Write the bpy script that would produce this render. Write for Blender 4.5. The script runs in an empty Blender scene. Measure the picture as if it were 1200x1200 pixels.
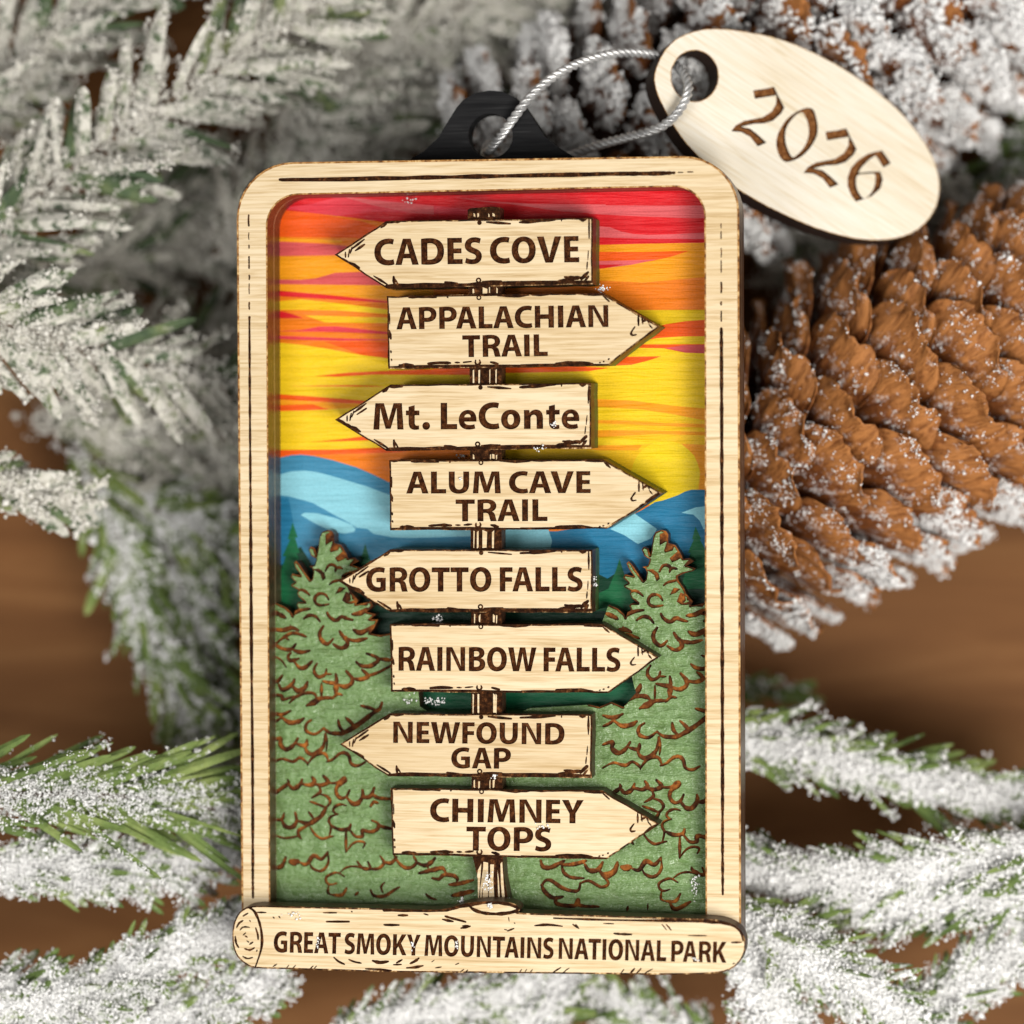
import bpy, math, random
import numpy as np
from mathutils import Vector, Matrix
from mathutils import noise as mnoise
from mathutils.geometry import delaunay_2d_cdt

random.seed(7)
rng = np.random.default_rng(11)
scene = bpy.context.scene
U = 0.001                     # one picture unit (0.1 mm at the ornament) in scene units
D = 3600.0                    # camera height above the ornament, picture units

# ------------------------------------------------------------------ camera, light, exposure
cam = bpy.data.cameras.new('camera')
cam_o = bpy.data.objects.new('camera', cam)
scene.collection.objects.link(cam_o)
cam_o.location = (0, 0, D * U)
cam.sensor_width = 36
cam.lens = 36 * D / 1200.0
cam.clip_start = 0.05
cam.clip_end = 60
cam.dof.use_dof = True
cam.dof.focus_distance = (D - 55) * U
cam.dof.aperture_fstop = 0.90
cam.dof.aperture_blades = 9
scene.camera = cam_o

world = bpy.data.worlds.new('World')
scene.world = world
world.use_nodes = True
wb = world.node_tree.nodes['Background']
wb.inputs['Color'].default_value = (1.0, 0.97, 0.93, 1)
wb.inputs['Strength'].default_value = 0.19


def area(name, loc, aim, size, power, color):
    l = bpy.data.lights.new(name, 'AREA')
    l.shape = 'RECTANGLE'
    l.size, l.size_y = size
    l.energy = power
    l.color = color
    o = bpy.data.objects.new(name, l)
    scene.collection.objects.link(o)
    o.location = loc
    o.rotation_euler = (Vector(aim) - Vector(loc)).to_track_quat('-Z', 'Y').to_euler()


area('key_softbox', (1.25, -1.25, 3.5), (0.05, 0, 0), (1.7, 1.7), 180, (1.0, 0.965, 0.91))
area('fill_softbox', (-1.75, -0.5, 3.3), (-0.1, 0, 0), (0.8, 1.6), 52, (1.0, 0.98, 0.95))

vs = scene.view_settings
scene.display_settings.display_device = 'sRGB'
vs.view_transform = 'Standard'
vs.look = 'None'
vs.exposure = 0
vs.gamma = 1
vs.use_curve_mapping = False


# ------------------------------------------------------------------ materials
def lin(c):
    return tuple(((v / 255) / 12.92 if v / 255 <= 0.04045 else ((v / 255 + 0.055) / 1.055) ** 2.4) for v in c)


class Mat:
    def __init__(s, name, rough=0.6, spec=0.5):
        s.m = bpy.data.materials.new(name)
        s.m.use_nodes = True
        s.t = s.m.node_tree
        s.b = s.t.nodes['Principled BSDF']
        s.b.inputs['Roughness'].default_value = rough
        s.b.inputs['Specular IOR Level'].default_value = spec
        s.tc = s.t.nodes.new('ShaderNodeTexCoord')

    def n(s, kind, **kw):
        x = s.t.nodes.new(kind)
        for k, v in kw.items():
            setattr(x, k, v)
        return x

    def l(s, a, b):
        s.t.links.new(a, b)

    def mapping(s, scale, rot=0.0):
        mp = s.n('ShaderNodeMapping')
        mp.inputs['Scale'].default_value = scale
        mp.inputs['Rotation'].default_value = (0, 0, rot)
        s.l(s.tc.outputs['Object'], mp.inputs['Vector'])
        return mp.outputs['Vector']

    def noise(s, vec, scale, detail=4, rough=0.6, dist=0.0):
        x = s.n('ShaderNodeTexNoise')
        x.inputs['Scale'].default_value = scale
        x.inputs['Detail'].default_value = detail
        x.inputs['Roughness'].default_value = rough
        x.inputs['Distortion'].default_value = dist
        s.l(vec, x.inputs['Vector'])
        return x.outputs['Fac']

    def ramp(s, fac, stops):
        r = s.n('ShaderNodeValToRGB')
        els = r.color_ramp.elements
        while len(els) < len(stops):
            els.new(0.5)
        for e, (p, c) in zip(els, stops):
            e.position = p
            e.color = (*c, 1)
        s.l(fac, r.inputs['Fac'])
        return r.outputs['Color']

    def mix(s, mode, fac, a, b):
        x = s.n('ShaderNodeMix', data_type='RGBA', blend_type=mode)
        if isinstance(fac, float):
            x.inputs[0].default_value = fac
        else:
            s.l(fac, x.inputs[0])
        for i, v in ((6, a), (7, b)):
            if isinstance(v, tuple):
                x.inputs[i].default_value = (*v, 1)
            else:
                s.l(v, x.inputs[i])
        return x.outputs[2]

    def color(s, c):
        if isinstance(c, tuple):
            s.b.inputs['Base Color'].default_value = (*c, 1)
        else:
            s.l(c, s.b.inputs['Base Color'])

    def bump(s, h, strength, dist=0.002):
        x = s.n('ShaderNodeBump')
        x.inputs['Strength'].default_value = strength
        x.inputs['Distance'].default_value = dist
        s.l(h, x.inputs['Height'])
        s.l(x.outputs['Normal'], s.b.inputs['Normal'])


def wood(name, pale, mid, dark, rot=0.0, spec=0.35, rough=0.55):
    m = Mat(name, rough, spec)
    def turned(scale):
        a = m.mapping((1, 1, 1), rot)
        mp = m.n('ShaderNodeMapping')
        mp.inputs['Scale'].default_value = scale
        m.l(a, mp.inputs['Vector'])
        return mp.outputs['Vector']
    v = turned((4.5, 105, 10))
    v2 = turned((9, 210, 40))
    v3 = turned((1, 3, 1))
    f = m.noise(v, 2.2, 5, 0.62, 0.6)
    fine = m.noise(v2, 1.6, 3, 0.6)
    big = m.noise(v3, 3.0, 2, 0.5)
    c = m.ramp(f, [(0.30, dark), (0.44, mid), (0.58, pale)])
    c2 = m.ramp(fine, [(0.36, tuple(x * 0.86 for x in mid)), (0.52, (1, 1, 1))])
    c = m.mix('MULTIPLY', 0.32, c, c2)
    c3 = m.ramp(big, [(0.35, (0.9, 0.86, 0.78)), (0.6, (1, 1, 1))])
    c = m.mix('MULTIPLY', 0.75, c, c3)
    oi = m.n('ShaderNodeObjectInfo')
    c = m.mix('MULTIPLY', 1.0, c, m.ramp(oi.outputs['Random'], [(0.0, (0.90, 0.875, 0.83)), (0.5, (0.97, 0.965, 0.95)), (1.0, (1.0, 1.0, 1.0))]))
    m.color(c)
    m.bump(fine, 0.22, 0.0015)
    return m.m


M = {}
M['wood'] = wood('pale_plywood', (0.765, 0.63, 0.43), (0.69, 0.54, 0.335), (0.53, 0.38, 0.20), spec=0.15)
M['tag_wood'] = wood('white_plywood', (0.90, 0.84, 0.73), (0.87, 0.79, 0.65), (0.76, 0.65, 0.47), rot=0.52, spec=0.2)

m = Mat('scorched_edge', 0.7, 0.2)
f = m.noise(m.tc.outputs['Object'], 130, 3, 0.7)
m.color(m.ramp(f, [(0.36, (0.10, 0.035, 0.008)), (0.5, (0.36, 0.17, 0.045)), (0.64, (0.62, 0.42, 0.19))]))
M['scorch'] = m.m

m = Mat('dark_scorched_edge', 0.8, 0.1)
f = m.noise(m.tc.outputs['Object'], 85, 4, 0.75)
m.color(m.ramp(f, [(0.40, (0.016, 0.007, 0.004)), (0.52, (0.09, 0.035, 0.012)), (0.60, (0.40, 0.24, 0.10)), (0.68, (0.72, 0.55, 0.32))]))
M['sscorch'] = m.m

m = Mat('charred_line', 0.9, 0.03)
f = m.noise(m.tc.outputs['Object'], 170, 3, 0.7)
m.color(m.ramp(f, [(0.35, (0.012, 0.005, 0.003)), (0.55, (0.04, 0.015, 0.006)), (0.72, (0.16, 0.06, 0.02))]))
m.bump(f, 0.6, 0.002)
M['char'] = m.m

m = Mat('burnt_engraving', 0.9, 0.05)
f = m.noise(m.tc.outputs['Object'], 190, 4, 0.75)
m.color(m.ramp(f, [(0.38, (0.022, 0.007, 0.003)), (0.54, (0.066, 0.021, 0.007)), (0.72, (0.17, 0.062, 0.021))]))
m.bump(f, 0.9, 0.003)
M['engr'] = m.m

m = Mat('burnt_tag_engraving', 0.9, 0.06)
f = m.noise(m.tc.outputs['Object'], 190, 4, 0.75)
m.color(m.ramp(f, [(0.34, (0.10, 0.032, 0.010)), (0.5, (0.23, 0.088, 0.028)), (0.68, (0.42, 0.20, 0.075))]))
m.bump(f, 0.9, 0.003)
M['engr_tag'] = m.m

m = Mat('burnt_tree_engraving', 0.75, 0.12)
f = m.noise(m.tc.outputs['Object'], 60, 4, 0.7)
m.color(m.ramp(f, [(0.37, (0.03, 0.009, 0.003)), (0.52, (0.13, 0.038, 0.008)), (0.68, (0.38, 0.13, 0.023))]))
m.bump(f, 0.8, 0.003)
M['engr_tree'] = m.m

m = Mat('burnt_cut_edge', 0.45, 0.3)
f = m.noise(m.tc.outputs['Object'], 150, 3, 0.7)
m.color(m.ramp(f, [(0.35, (0.022, 0.009, 0.005)), (0.6, (0.075, 0.03, 0.014)), (0.75, (0.16, 0.075, 0.035))]))
m.bump(f, 0.5, 0.002)
M['wall'] = m.m

m = Mat('ply_cut_edge', 0.32, 0.4)
f = m.noise(m.tc.outputs['Object'], 150, 3, 0.7)
c = m.ramp(f, [(0.35, (0.03, 0.012, 0.006)), (0.6, (0.085, 0.034, 0.016)), (0.75, (0.17, 0.08, 0.04))])
sep = m.n('ShaderNodeSeparateXYZ')
m.l(m.tc.outputs['Object'], sep.inputs[0])
mr = m.n('ShaderNodeMapRange')
m.l(sep.outputs['Z'], mr.inputs[0])
mr.inputs[1].default_value = 0.020
mr.inputs[2].default_value = 0.040
seam = m.ramp(mr.outputs[0], [(0.40, (0, 0, 0)), (0.44, (1, 1, 1)), (0.52, (1, 1, 1)), (0.56, (0, 0, 0))])
m.color(m.mix('MIX', seam, c, (0.42, 0.30, 0.17)))
m.bump(f, 0.5, 0.002)
M['fwall'] = m.m

m = Mat('black_stained_ply', 0.7, 0.12)
v = m.mapping((6, 120, 20))
f = m.noise(v, 2.0, 4, 0.6)
m.color(m.ramp(f, [(0.3, (0.006, 0.006, 0.007)), (0.6, (0.016, 0.016, 0.017)), (0.8, (0.045, 0.045, 0.046))]))
m.bump(f, 0.5, 0.002)
M['black'] = m.m


def paint(name, rgb, rough=0.42, spec=0.26, speck=0.24, gain=0.97):
    m = Mat(name, rough, spec)
    base = tuple(v * gain for v in lin(rgb))
    v = m.mapping((3, 46, 3))
    f = m.noise(v, 3.0, 4, 0.6, 0.3)
    g = m.noise(m.tc.outputs['Object'], 420, 2, 0.8)
    c = m.mix('MULTIPLY', speck, base, m.ramp(g, [(0.34, (0.45, 0.45, 0.45)), (0.6, (1, 1, 1))]))
    c = m.mix('MULTIPLY', 0.38, c, m.ramp(f, [(0.35, (0.72, 0.72, 0.72)), (0.6, (1, 1, 1))]))
    m.color(c)
    m.bump(f, 0.8, 0.004)
    return m.m


ART = {
    'red': (222, 24, 34), 'rose': (228, 60, 74), 'pink': (226, 96, 100), 'dusk': (216, 84, 84),
    'orange': (246, 128, 14), 'deep': (248, 92, 8), 'amber': (250, 160, 14), 'yellow': (246, 204, 20),
    'gold': (246, 194, 14), 'sun': (242, 208, 16), 'blue': (30, 116, 156), 'steel': (62, 138, 174), 'cyan': (140, 206, 222),
    'pine': (18, 104, 62), 'dark': (6, 58, 38), 'emerald': (6, 92, 58),
}
for k, c in ART.items():
    M['art_' + k] = paint('printed_' + k, c)
m = Mat('green_paint', 0.33, 0.6)
v = m.mapping((14, 62, 10))
f = m.noise(v, 2.0, 4, 0.6, 0.4)
g = m.noise(m.tc.outputs['Object'], 70, 3, 0.6)
c = m.ramp(f, [(0.3, (0.115, 0.200, 0.062)), (0.6, (0.162, 0.268, 0.095))])
c = m.mix('MULTIPLY', 0.3, c, m.ramp(g, [(0.35, (0.6, 0.55, 0.3)), (0.5, (1, 1, 1))]))
m.color(c)
hh = m.mix('MIX', 0.5, f, g)
m.bump(hh, 1.0, 0.011)
M['green'] = m.m

m = Mat('green_cut_edge', 0.5, 0.3)
f = m.noise(m.tc.outputs['Object'], 60, 3, 0.7)
m.color(m.ramp(f, [(0.3, (0.02, 0.03, 0.012)), (0.6, (0.07, 0.13, 0.03))]))
M['green_wall'] = m.m

m = Mat('frosted_snow', 0.9, 0.12)
f = m.noise(m.tc.outputs['Object'], 22, 2, 0.5)
m.color(m.ramp(f, [(0.3, (0.80, 0.80, 0.79)), (0.6, (0.91, 0.91, 0.905))]))
M['snow'] = m.m


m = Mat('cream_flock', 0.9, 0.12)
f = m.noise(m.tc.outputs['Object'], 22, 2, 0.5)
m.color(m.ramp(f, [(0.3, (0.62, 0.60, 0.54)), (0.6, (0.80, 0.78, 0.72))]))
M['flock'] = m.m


def needle_mat(name, a, b, c, frost=0.0, snow_col=(0.83, 0.83, 0.82)):
    m = Mat(name, 0.55, 0.35)
    f = m.noise(m.tc.outputs['Object'], 16, 3, 0.6)
    col = m.ramp(f, [(0.3, a), (0.5, b), (0.7, c)])
    if frost > 0:
        g = m.noise(m.tc.outputs['Object'], 62, 5, 0.72)
        t = 0.5 + (0.5 - frost) * 0.5
        k = m.ramp(g, [(t - 0.07, (0, 0, 0)), (t + 0.05, (1, 1, 1))])
        col = m.mix('MIX', k, col, snow_col)
        m.b.inputs['Roughness'].default_value = 0.7
        m.bump(g, 0.8, 0.008)
    m.color(col)
    return m.m


WARM = ((0.055, 0.09, 0.024), (0.135, 0.20, 0.05), (0.26, 0.32, 0.10))
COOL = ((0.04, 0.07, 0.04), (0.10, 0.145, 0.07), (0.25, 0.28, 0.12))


def frosted(kind, frost):
    key = '%s_%d' % (kind, round(frost * 10))
    if key not in M:
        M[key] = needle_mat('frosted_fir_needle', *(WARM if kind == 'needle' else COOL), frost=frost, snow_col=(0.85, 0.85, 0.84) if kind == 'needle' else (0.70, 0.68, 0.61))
    return M[key]


M['twig'] = needle_mat('twig_bark', (0.03, 0.018, 0.01), (0.07, 0.045, 0.025), (0.12, 0.08, 0.05))

m = Mat('cone_scale', 0.55, 0.2)
v = m.mapping((50, 11, 20))
f = m.noise(v, 2.6, 5, 0.7, 1.2)
g = m.noise(m.tc.outputs['Object'], 38, 5, 0.7)
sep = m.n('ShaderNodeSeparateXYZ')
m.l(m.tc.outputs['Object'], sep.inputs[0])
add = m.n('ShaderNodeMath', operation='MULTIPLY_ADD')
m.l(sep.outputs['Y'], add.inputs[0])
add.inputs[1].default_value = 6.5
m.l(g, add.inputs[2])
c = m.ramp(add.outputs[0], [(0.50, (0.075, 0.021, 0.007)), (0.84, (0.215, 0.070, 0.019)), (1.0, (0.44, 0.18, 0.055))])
c = m.mix('MULTIPLY', 0.9, c, m.ramp(f, [(0.34, (0.34, 0.25, 0.2)), (0.56, (1, 1, 1))]))
pw = m.noise(m.tc.outputs['Object'], 95, 5, 0.8)
pb = m.noise(m.tc.outputs['Object'], 21, 3, 0.6)
pm = m.n('ShaderNodeMath', operation='MULTIPLY')
m.l(pw, pm.inputs[0])
m.l(pb, pm.inputs[1])
c = m.mix('MIX', m.ramp(pm.outputs[0], [(0.285, (0, 0, 0)), (0.36, (0.75, 0.75, 0.75))]), c, (0.72, 0.68, 0.66))
m.color(c)
hh = m.mix('MIX', 0.5, f, g)
m.bump(hh, 0.9, 0.008)
M['cone'] = m.m
m = Mat('cone_core', 0.8, 0.2)
m.color((0.03, 0.012, 0.006))
M['core'] = m.m

m = Mat('silver_strand', 0.34, 0.6)
m.b.inputs['Metallic'].default_value = 0.55
f = m.noise(m.tc.outputs['Object'], 40, 2, 0.5)
m.color(m.ramp(f, [(0.3, (0.5, 0.5, 0.5)), (0.7, (0.74, 0.74, 0.73))]))
M['silver'] = m.m

m = Mat('table_wood', 0.6, 0.12)
v = m.mapping((0.6, 4, 1))
f = m.noise(v, 2.5, 5, 0.6, 0.8)
m.color(m.ramp(f, [(0.25, (0.11, 0.042, 0.012)), (0.5, (0.18, 0.076, 0.024)), (0.75, (0.25, 0.118, 0.042))]))
m.bump(f, 0.3, 0.004)
M['table'] = m.m


# ------------------------------------------------------------------ object helpers
def link(name, mesh, parent=None, mats=()):
    o = bpy.data.objects.new(name, mesh)
    scene.collection.objects.link(o)
    if parent:
        o.parent = parent
    for mt in mats:
        mesh.materials.append(mt)
    return o


def tag(o, label=None, cat=None, group=None, kind=None):
    for k, v in (('label', label), ('category', cat), ('group', group), ('kind', kind)):
        if v:
            o[k] = v
    return o


def empty(name, mat, label, cat, group=None):
    o = bpy.data.objects.new(name, None)
    o.empty_display_size = 0.02
    scene.collection.objects.link(o)
    o.matrix_world = mat
    return tag(o, label, cat, group)


def mesh_np(name, verts, faces, smooth=False):
    """verts (n,3) and faces (m,k) arrays -> mesh"""
    me = bpy.data.meshes.new(name)
    verts = np.asarray(verts, np.float32)
    faces = np.asarray(faces, np.int32)
    k = faces.shape[1]
    me.vertices.add(len(verts))
    me.vertices.foreach_set('co', verts.ravel())
    me.loops.add(faces.size)
    me.loops.foreach_set('vertex_index', faces.ravel())
    me.polygons.add(len(faces))
    me.polygons.foreach_set('loop_start', np.arange(len(faces), dtype=np.int32) * k)
    me.polygons.foreach_set('use_smooth', np.full(len(faces), smooth))
    me.update(calc_edges=True)
    return me


class Plane:
    """a tilted sheet of the scene; px() turns a picture point into a point of the sheet at height h"""

    def __init__(s, mat):
        s.m = mat
        s.inv = mat.inverted()
        s.c = s.inv @ Vector((0, 0, D * U)) / U

    def px(s, x, y, h):
        w = s.inv @ Vector(((x - 600) * U, (600 - y) * U, 0)) / U
        d = w - s.c
        t = (h - s.c.z) / d.z
        p = s.c + d * t
        return (p.x, p.y)

    def poly(s, pts, h):
        return [s.px(x, y, h) for x, y in pts]


def area2(p):
    return sum(p[i - 1][0] * p[i][1] - p[i][0] * p[i - 1][1] for i in range(len(p)))


def ccw(p):
    return p if area2(p) > 0 else p[::-1]


def catmull(pts, n=4, closed=False):
    P = [np.array(p, float) for p in pts]
    N = len(P)
    if N < 3 and not closed:
        return [tuple(p) for p in P]
    out = []
    for i in range(N if closed else N - 1):
        if closed:
            p0, p1, p2, p3 = P[i - 1], P[i], P[(i + 1) % N], P[(i + 2) % N]
        else:
            p0, p1, p2, p3 = P[max(i - 1, 0)], P[i], P[i + 1], P[min(i + 2, N - 1)]
        for k in range(n):
            t = k / n
            out.append(tuple(0.5 * (2 * p1 + (p2 - p0) * t + (2 * p0 - 5 * p1 + 4 * p2 - p3) * t * t + (3 * p1 - p0 - 3 * p2 + p3) * t ** 3)))
    if not closed:
        out.append(tuple(P[-1]))
    return out


def ellipse(cx, cy, rx, ry, n=36, rot=0.0):
    r = []
    for i in range(n):
        a = 2 * math.pi * i / n
        x, y = rx * math.cos(a), ry * math.sin(a)
        r.append((cx + x * math.cos(rot) - y * math.sin(rot), cy + x * math.sin(rot) + y * math.cos(rot)))
    return r


def inset(poly, d):
    """move each corner of a CCW polygon inwards by d"""
    p = ccw(poly)
    n = len(p)
    out = []
    for i in range(n):
        a, b, c = np.array(p[i - 1]), np.array(p[i]), np.array(p[(i + 1) % n])
        e1, e2 = b - a, c - b
        e1 = e1 / (np.linalg.norm(e1) + 1e-9)
        e2 = e2 / (np.linalg.norm(e2) + 1e-9)
        n1, n2 = np.array((-e1[1], e1[0])), np.array((-e2[1], e2[0]))
        nn = n1 + n2
        nn = nn / (np.linalg.norm(nn) + 1e-9)
        k = d / max(0.5, float(nn @ n1))
        out.append(tuple(b + nn * k))
    return out


def stroke(pts, w, sub=3, taper=0.45, jitter=0.0):
    """polygons that cover a hand drawn line: one tapered piece per segment and a small disc at each node"""
    P = catmull(pts, sub) if len(pts) > 2 else [pts[0], ((pts[0][0] + pts[1][0]) / 2, (pts[0][1] + pts[1][1]) / 2), pts[1]]
    n = len(P)
    W = [w * 0.5 * (taper + (1 - taper) * math.sin(math.pi * min(max(i / (n - 1), 0.04), 0.96)) ** 0.7) * (1 + random.uniform(-jitter, jitter)) for i in range(n)]
    out = []
    for i in range(n - 1):
        (x0, y0), (x1, y1) = P[i], P[i + 1]
        L = math.hypot(x1 - x0, y1 - y0)
        if L < 0.05:
            continue
        nx, ny = -(y1 - y0) / L, (x1 - x0) / L
        out.append([(x0 + nx * W[i], y0 + ny * W[i]), (x1 + nx * W[i + 1], y1 + ny * W[i + 1]), (x1 - nx * W[i + 1], y1 - ny * W[i + 1]), (x0 - nx * W[i], y0 - ny * W[i])])
    for i in range(n):
        out.append(ellipse(P[i][0], P[i][1], W[i] * 0.98, W[i] * 0.98, 7, 0.3 + i))
    return out


def arrange(shapes):
    verts, edges, faces, size = [], [], [], []
    for poly, cat in shapes:
        q = []
        for p in ccw(poly):
            if not q or math.hypot(p[0] - q[-1][0], p[1] - q[-1][1]) > 0.02:
                q.append(p)
        if math.hypot(q[0][0] - q[-1][0], q[0][1] - q[-1][1]) < 0.02:
            q.pop()
        b = len(verts)
        verts += [Vector(p) for p in q]
        faces.append(list(range(b, b + len(q))))
        size.append(abs(area2(q)))
    V, E, F, ov, oe, of = delaunay_2d_cdt(verts, edges, faces, 1, 1e-4)
    got = [0.0] * len(shapes)
    for f, ids in zip(F, of):
        a = abs(area2([V[k] for k in f]))
        for k in ids:
            got[k] += a
    bad = {k for k in range(1, len(shapes)) if got[k] > size[k] * 1.5 + 2}
    return V, E, F, of, bad


def slab(name, shapes, z0, z1, parent, mats, depth=3.0, engr_name=None, engr_mat=None, wall=None, inner_wall=None):
    """A cut sheet from z0 to z1. shapes: (polygon, category) in paint order, the first is its outline; later shapes repaint what they cover.
    Category 'hole' cuts through, 'engr' sinks by depth and goes to a child mesh, any other is a key of mats."""
    shapes = list(shapes)
    jit = random.Random(4)
    for go in range(14):
        V, E, F, of, bad = arrange(shapes)
        if not bad:
            break
        if go < 9:                                          # nudge the outlines that met another line too exactly
            shapes = [([(x + jit.uniform(-0.06, 0.06), y + jit.uniform(-0.06, 0.06)) for x, y in sh_[0]], sh_[1]) if i in bad else sh_ for i, sh_ in enumerate(shapes)]
        else:
            shapes = [sh_ for i, sh_ in enumerate(shapes) if i not in bad]
    cats = []
    for i, f in enumerate(F):
        ids = of[i]
        cats.append(shapes[max(ids)][1] if 0 in ids else 'hole')
    names = sorted({c for c in cats if c not in ('hole', 'engr')})
    top = {'v': {}, 'co': [], 'f': [], 'm': []}
    eng = {'v': {}, 'co': [], 'f': [], 'm': []}

    def vid(b, i, z):
        k = (i, z)
        if k not in b['v']:
            b['v'][k] = len(b['co'])
            b['co'].append((V[i].x * U, V[i].y * U, z * U))
        return b['v'][k]

    em = {}
    for i, f in enumerate(F):
        if cats[i] == 'hole':
            continue
        lv = z1 - depth if cats[i] == 'engr' else z1
        b = eng if cats[i] == 'engr' else top
        b['f'].append([vid(b, j, lv) for j in f])
        b['m'].append(0 if cats[i] == 'engr' else names.index(cats[i]))
        for a in range(len(f)):
            e = (f[a], f[(a + 1) % len(f)])
            em.setdefault((min(e), max(e)), []).append((i, lv, e))
    wi = len(names)
    for k, lst in em.items():
        if len(lst) == 1:
            i, lv, e = lst[0]
            b = top
            b['f'].append([vid(b, e[0], z0), vid(b, e[1], z0), vid(b, e[1], lv), vid(b, e[0], lv)])
            b['m'].append(wi)
        elif lst[0][1] != lst[1][1]:
            hi, lo = (lst[0], lst[1]) if lst[0][1] > lst[1][1] else (lst[1], lst[0])
            e = hi[2]
            eng['f'].append([vid(eng, e[0], lo[1]), vid(eng, e[1], lo[1]), vid(eng, e[1], hi[1]), vid(eng, e[0], hi[1])])
            eng['m'].append(1)
    me = bpy.data.meshes.new(name)
    me.from_pydata(top['co'], [], top['f'])
    me.polygons.foreach_set('material_index', top['m'])
    o = link(name, me, parent, [mats[c] for c in names] + [wall or M['wall']])
    if eng['f']:
        me = bpy.data.meshes.new(engr_name or 'engraving')
        me.from_pydata(eng['co'], [], eng['f'])
        me.polygons.foreach_set('material_index', eng['m'])
        link(engr_name or 'engraving', me, o, [engr_mat or M['engr'], inner_wall or M['wall']])
    return o


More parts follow.
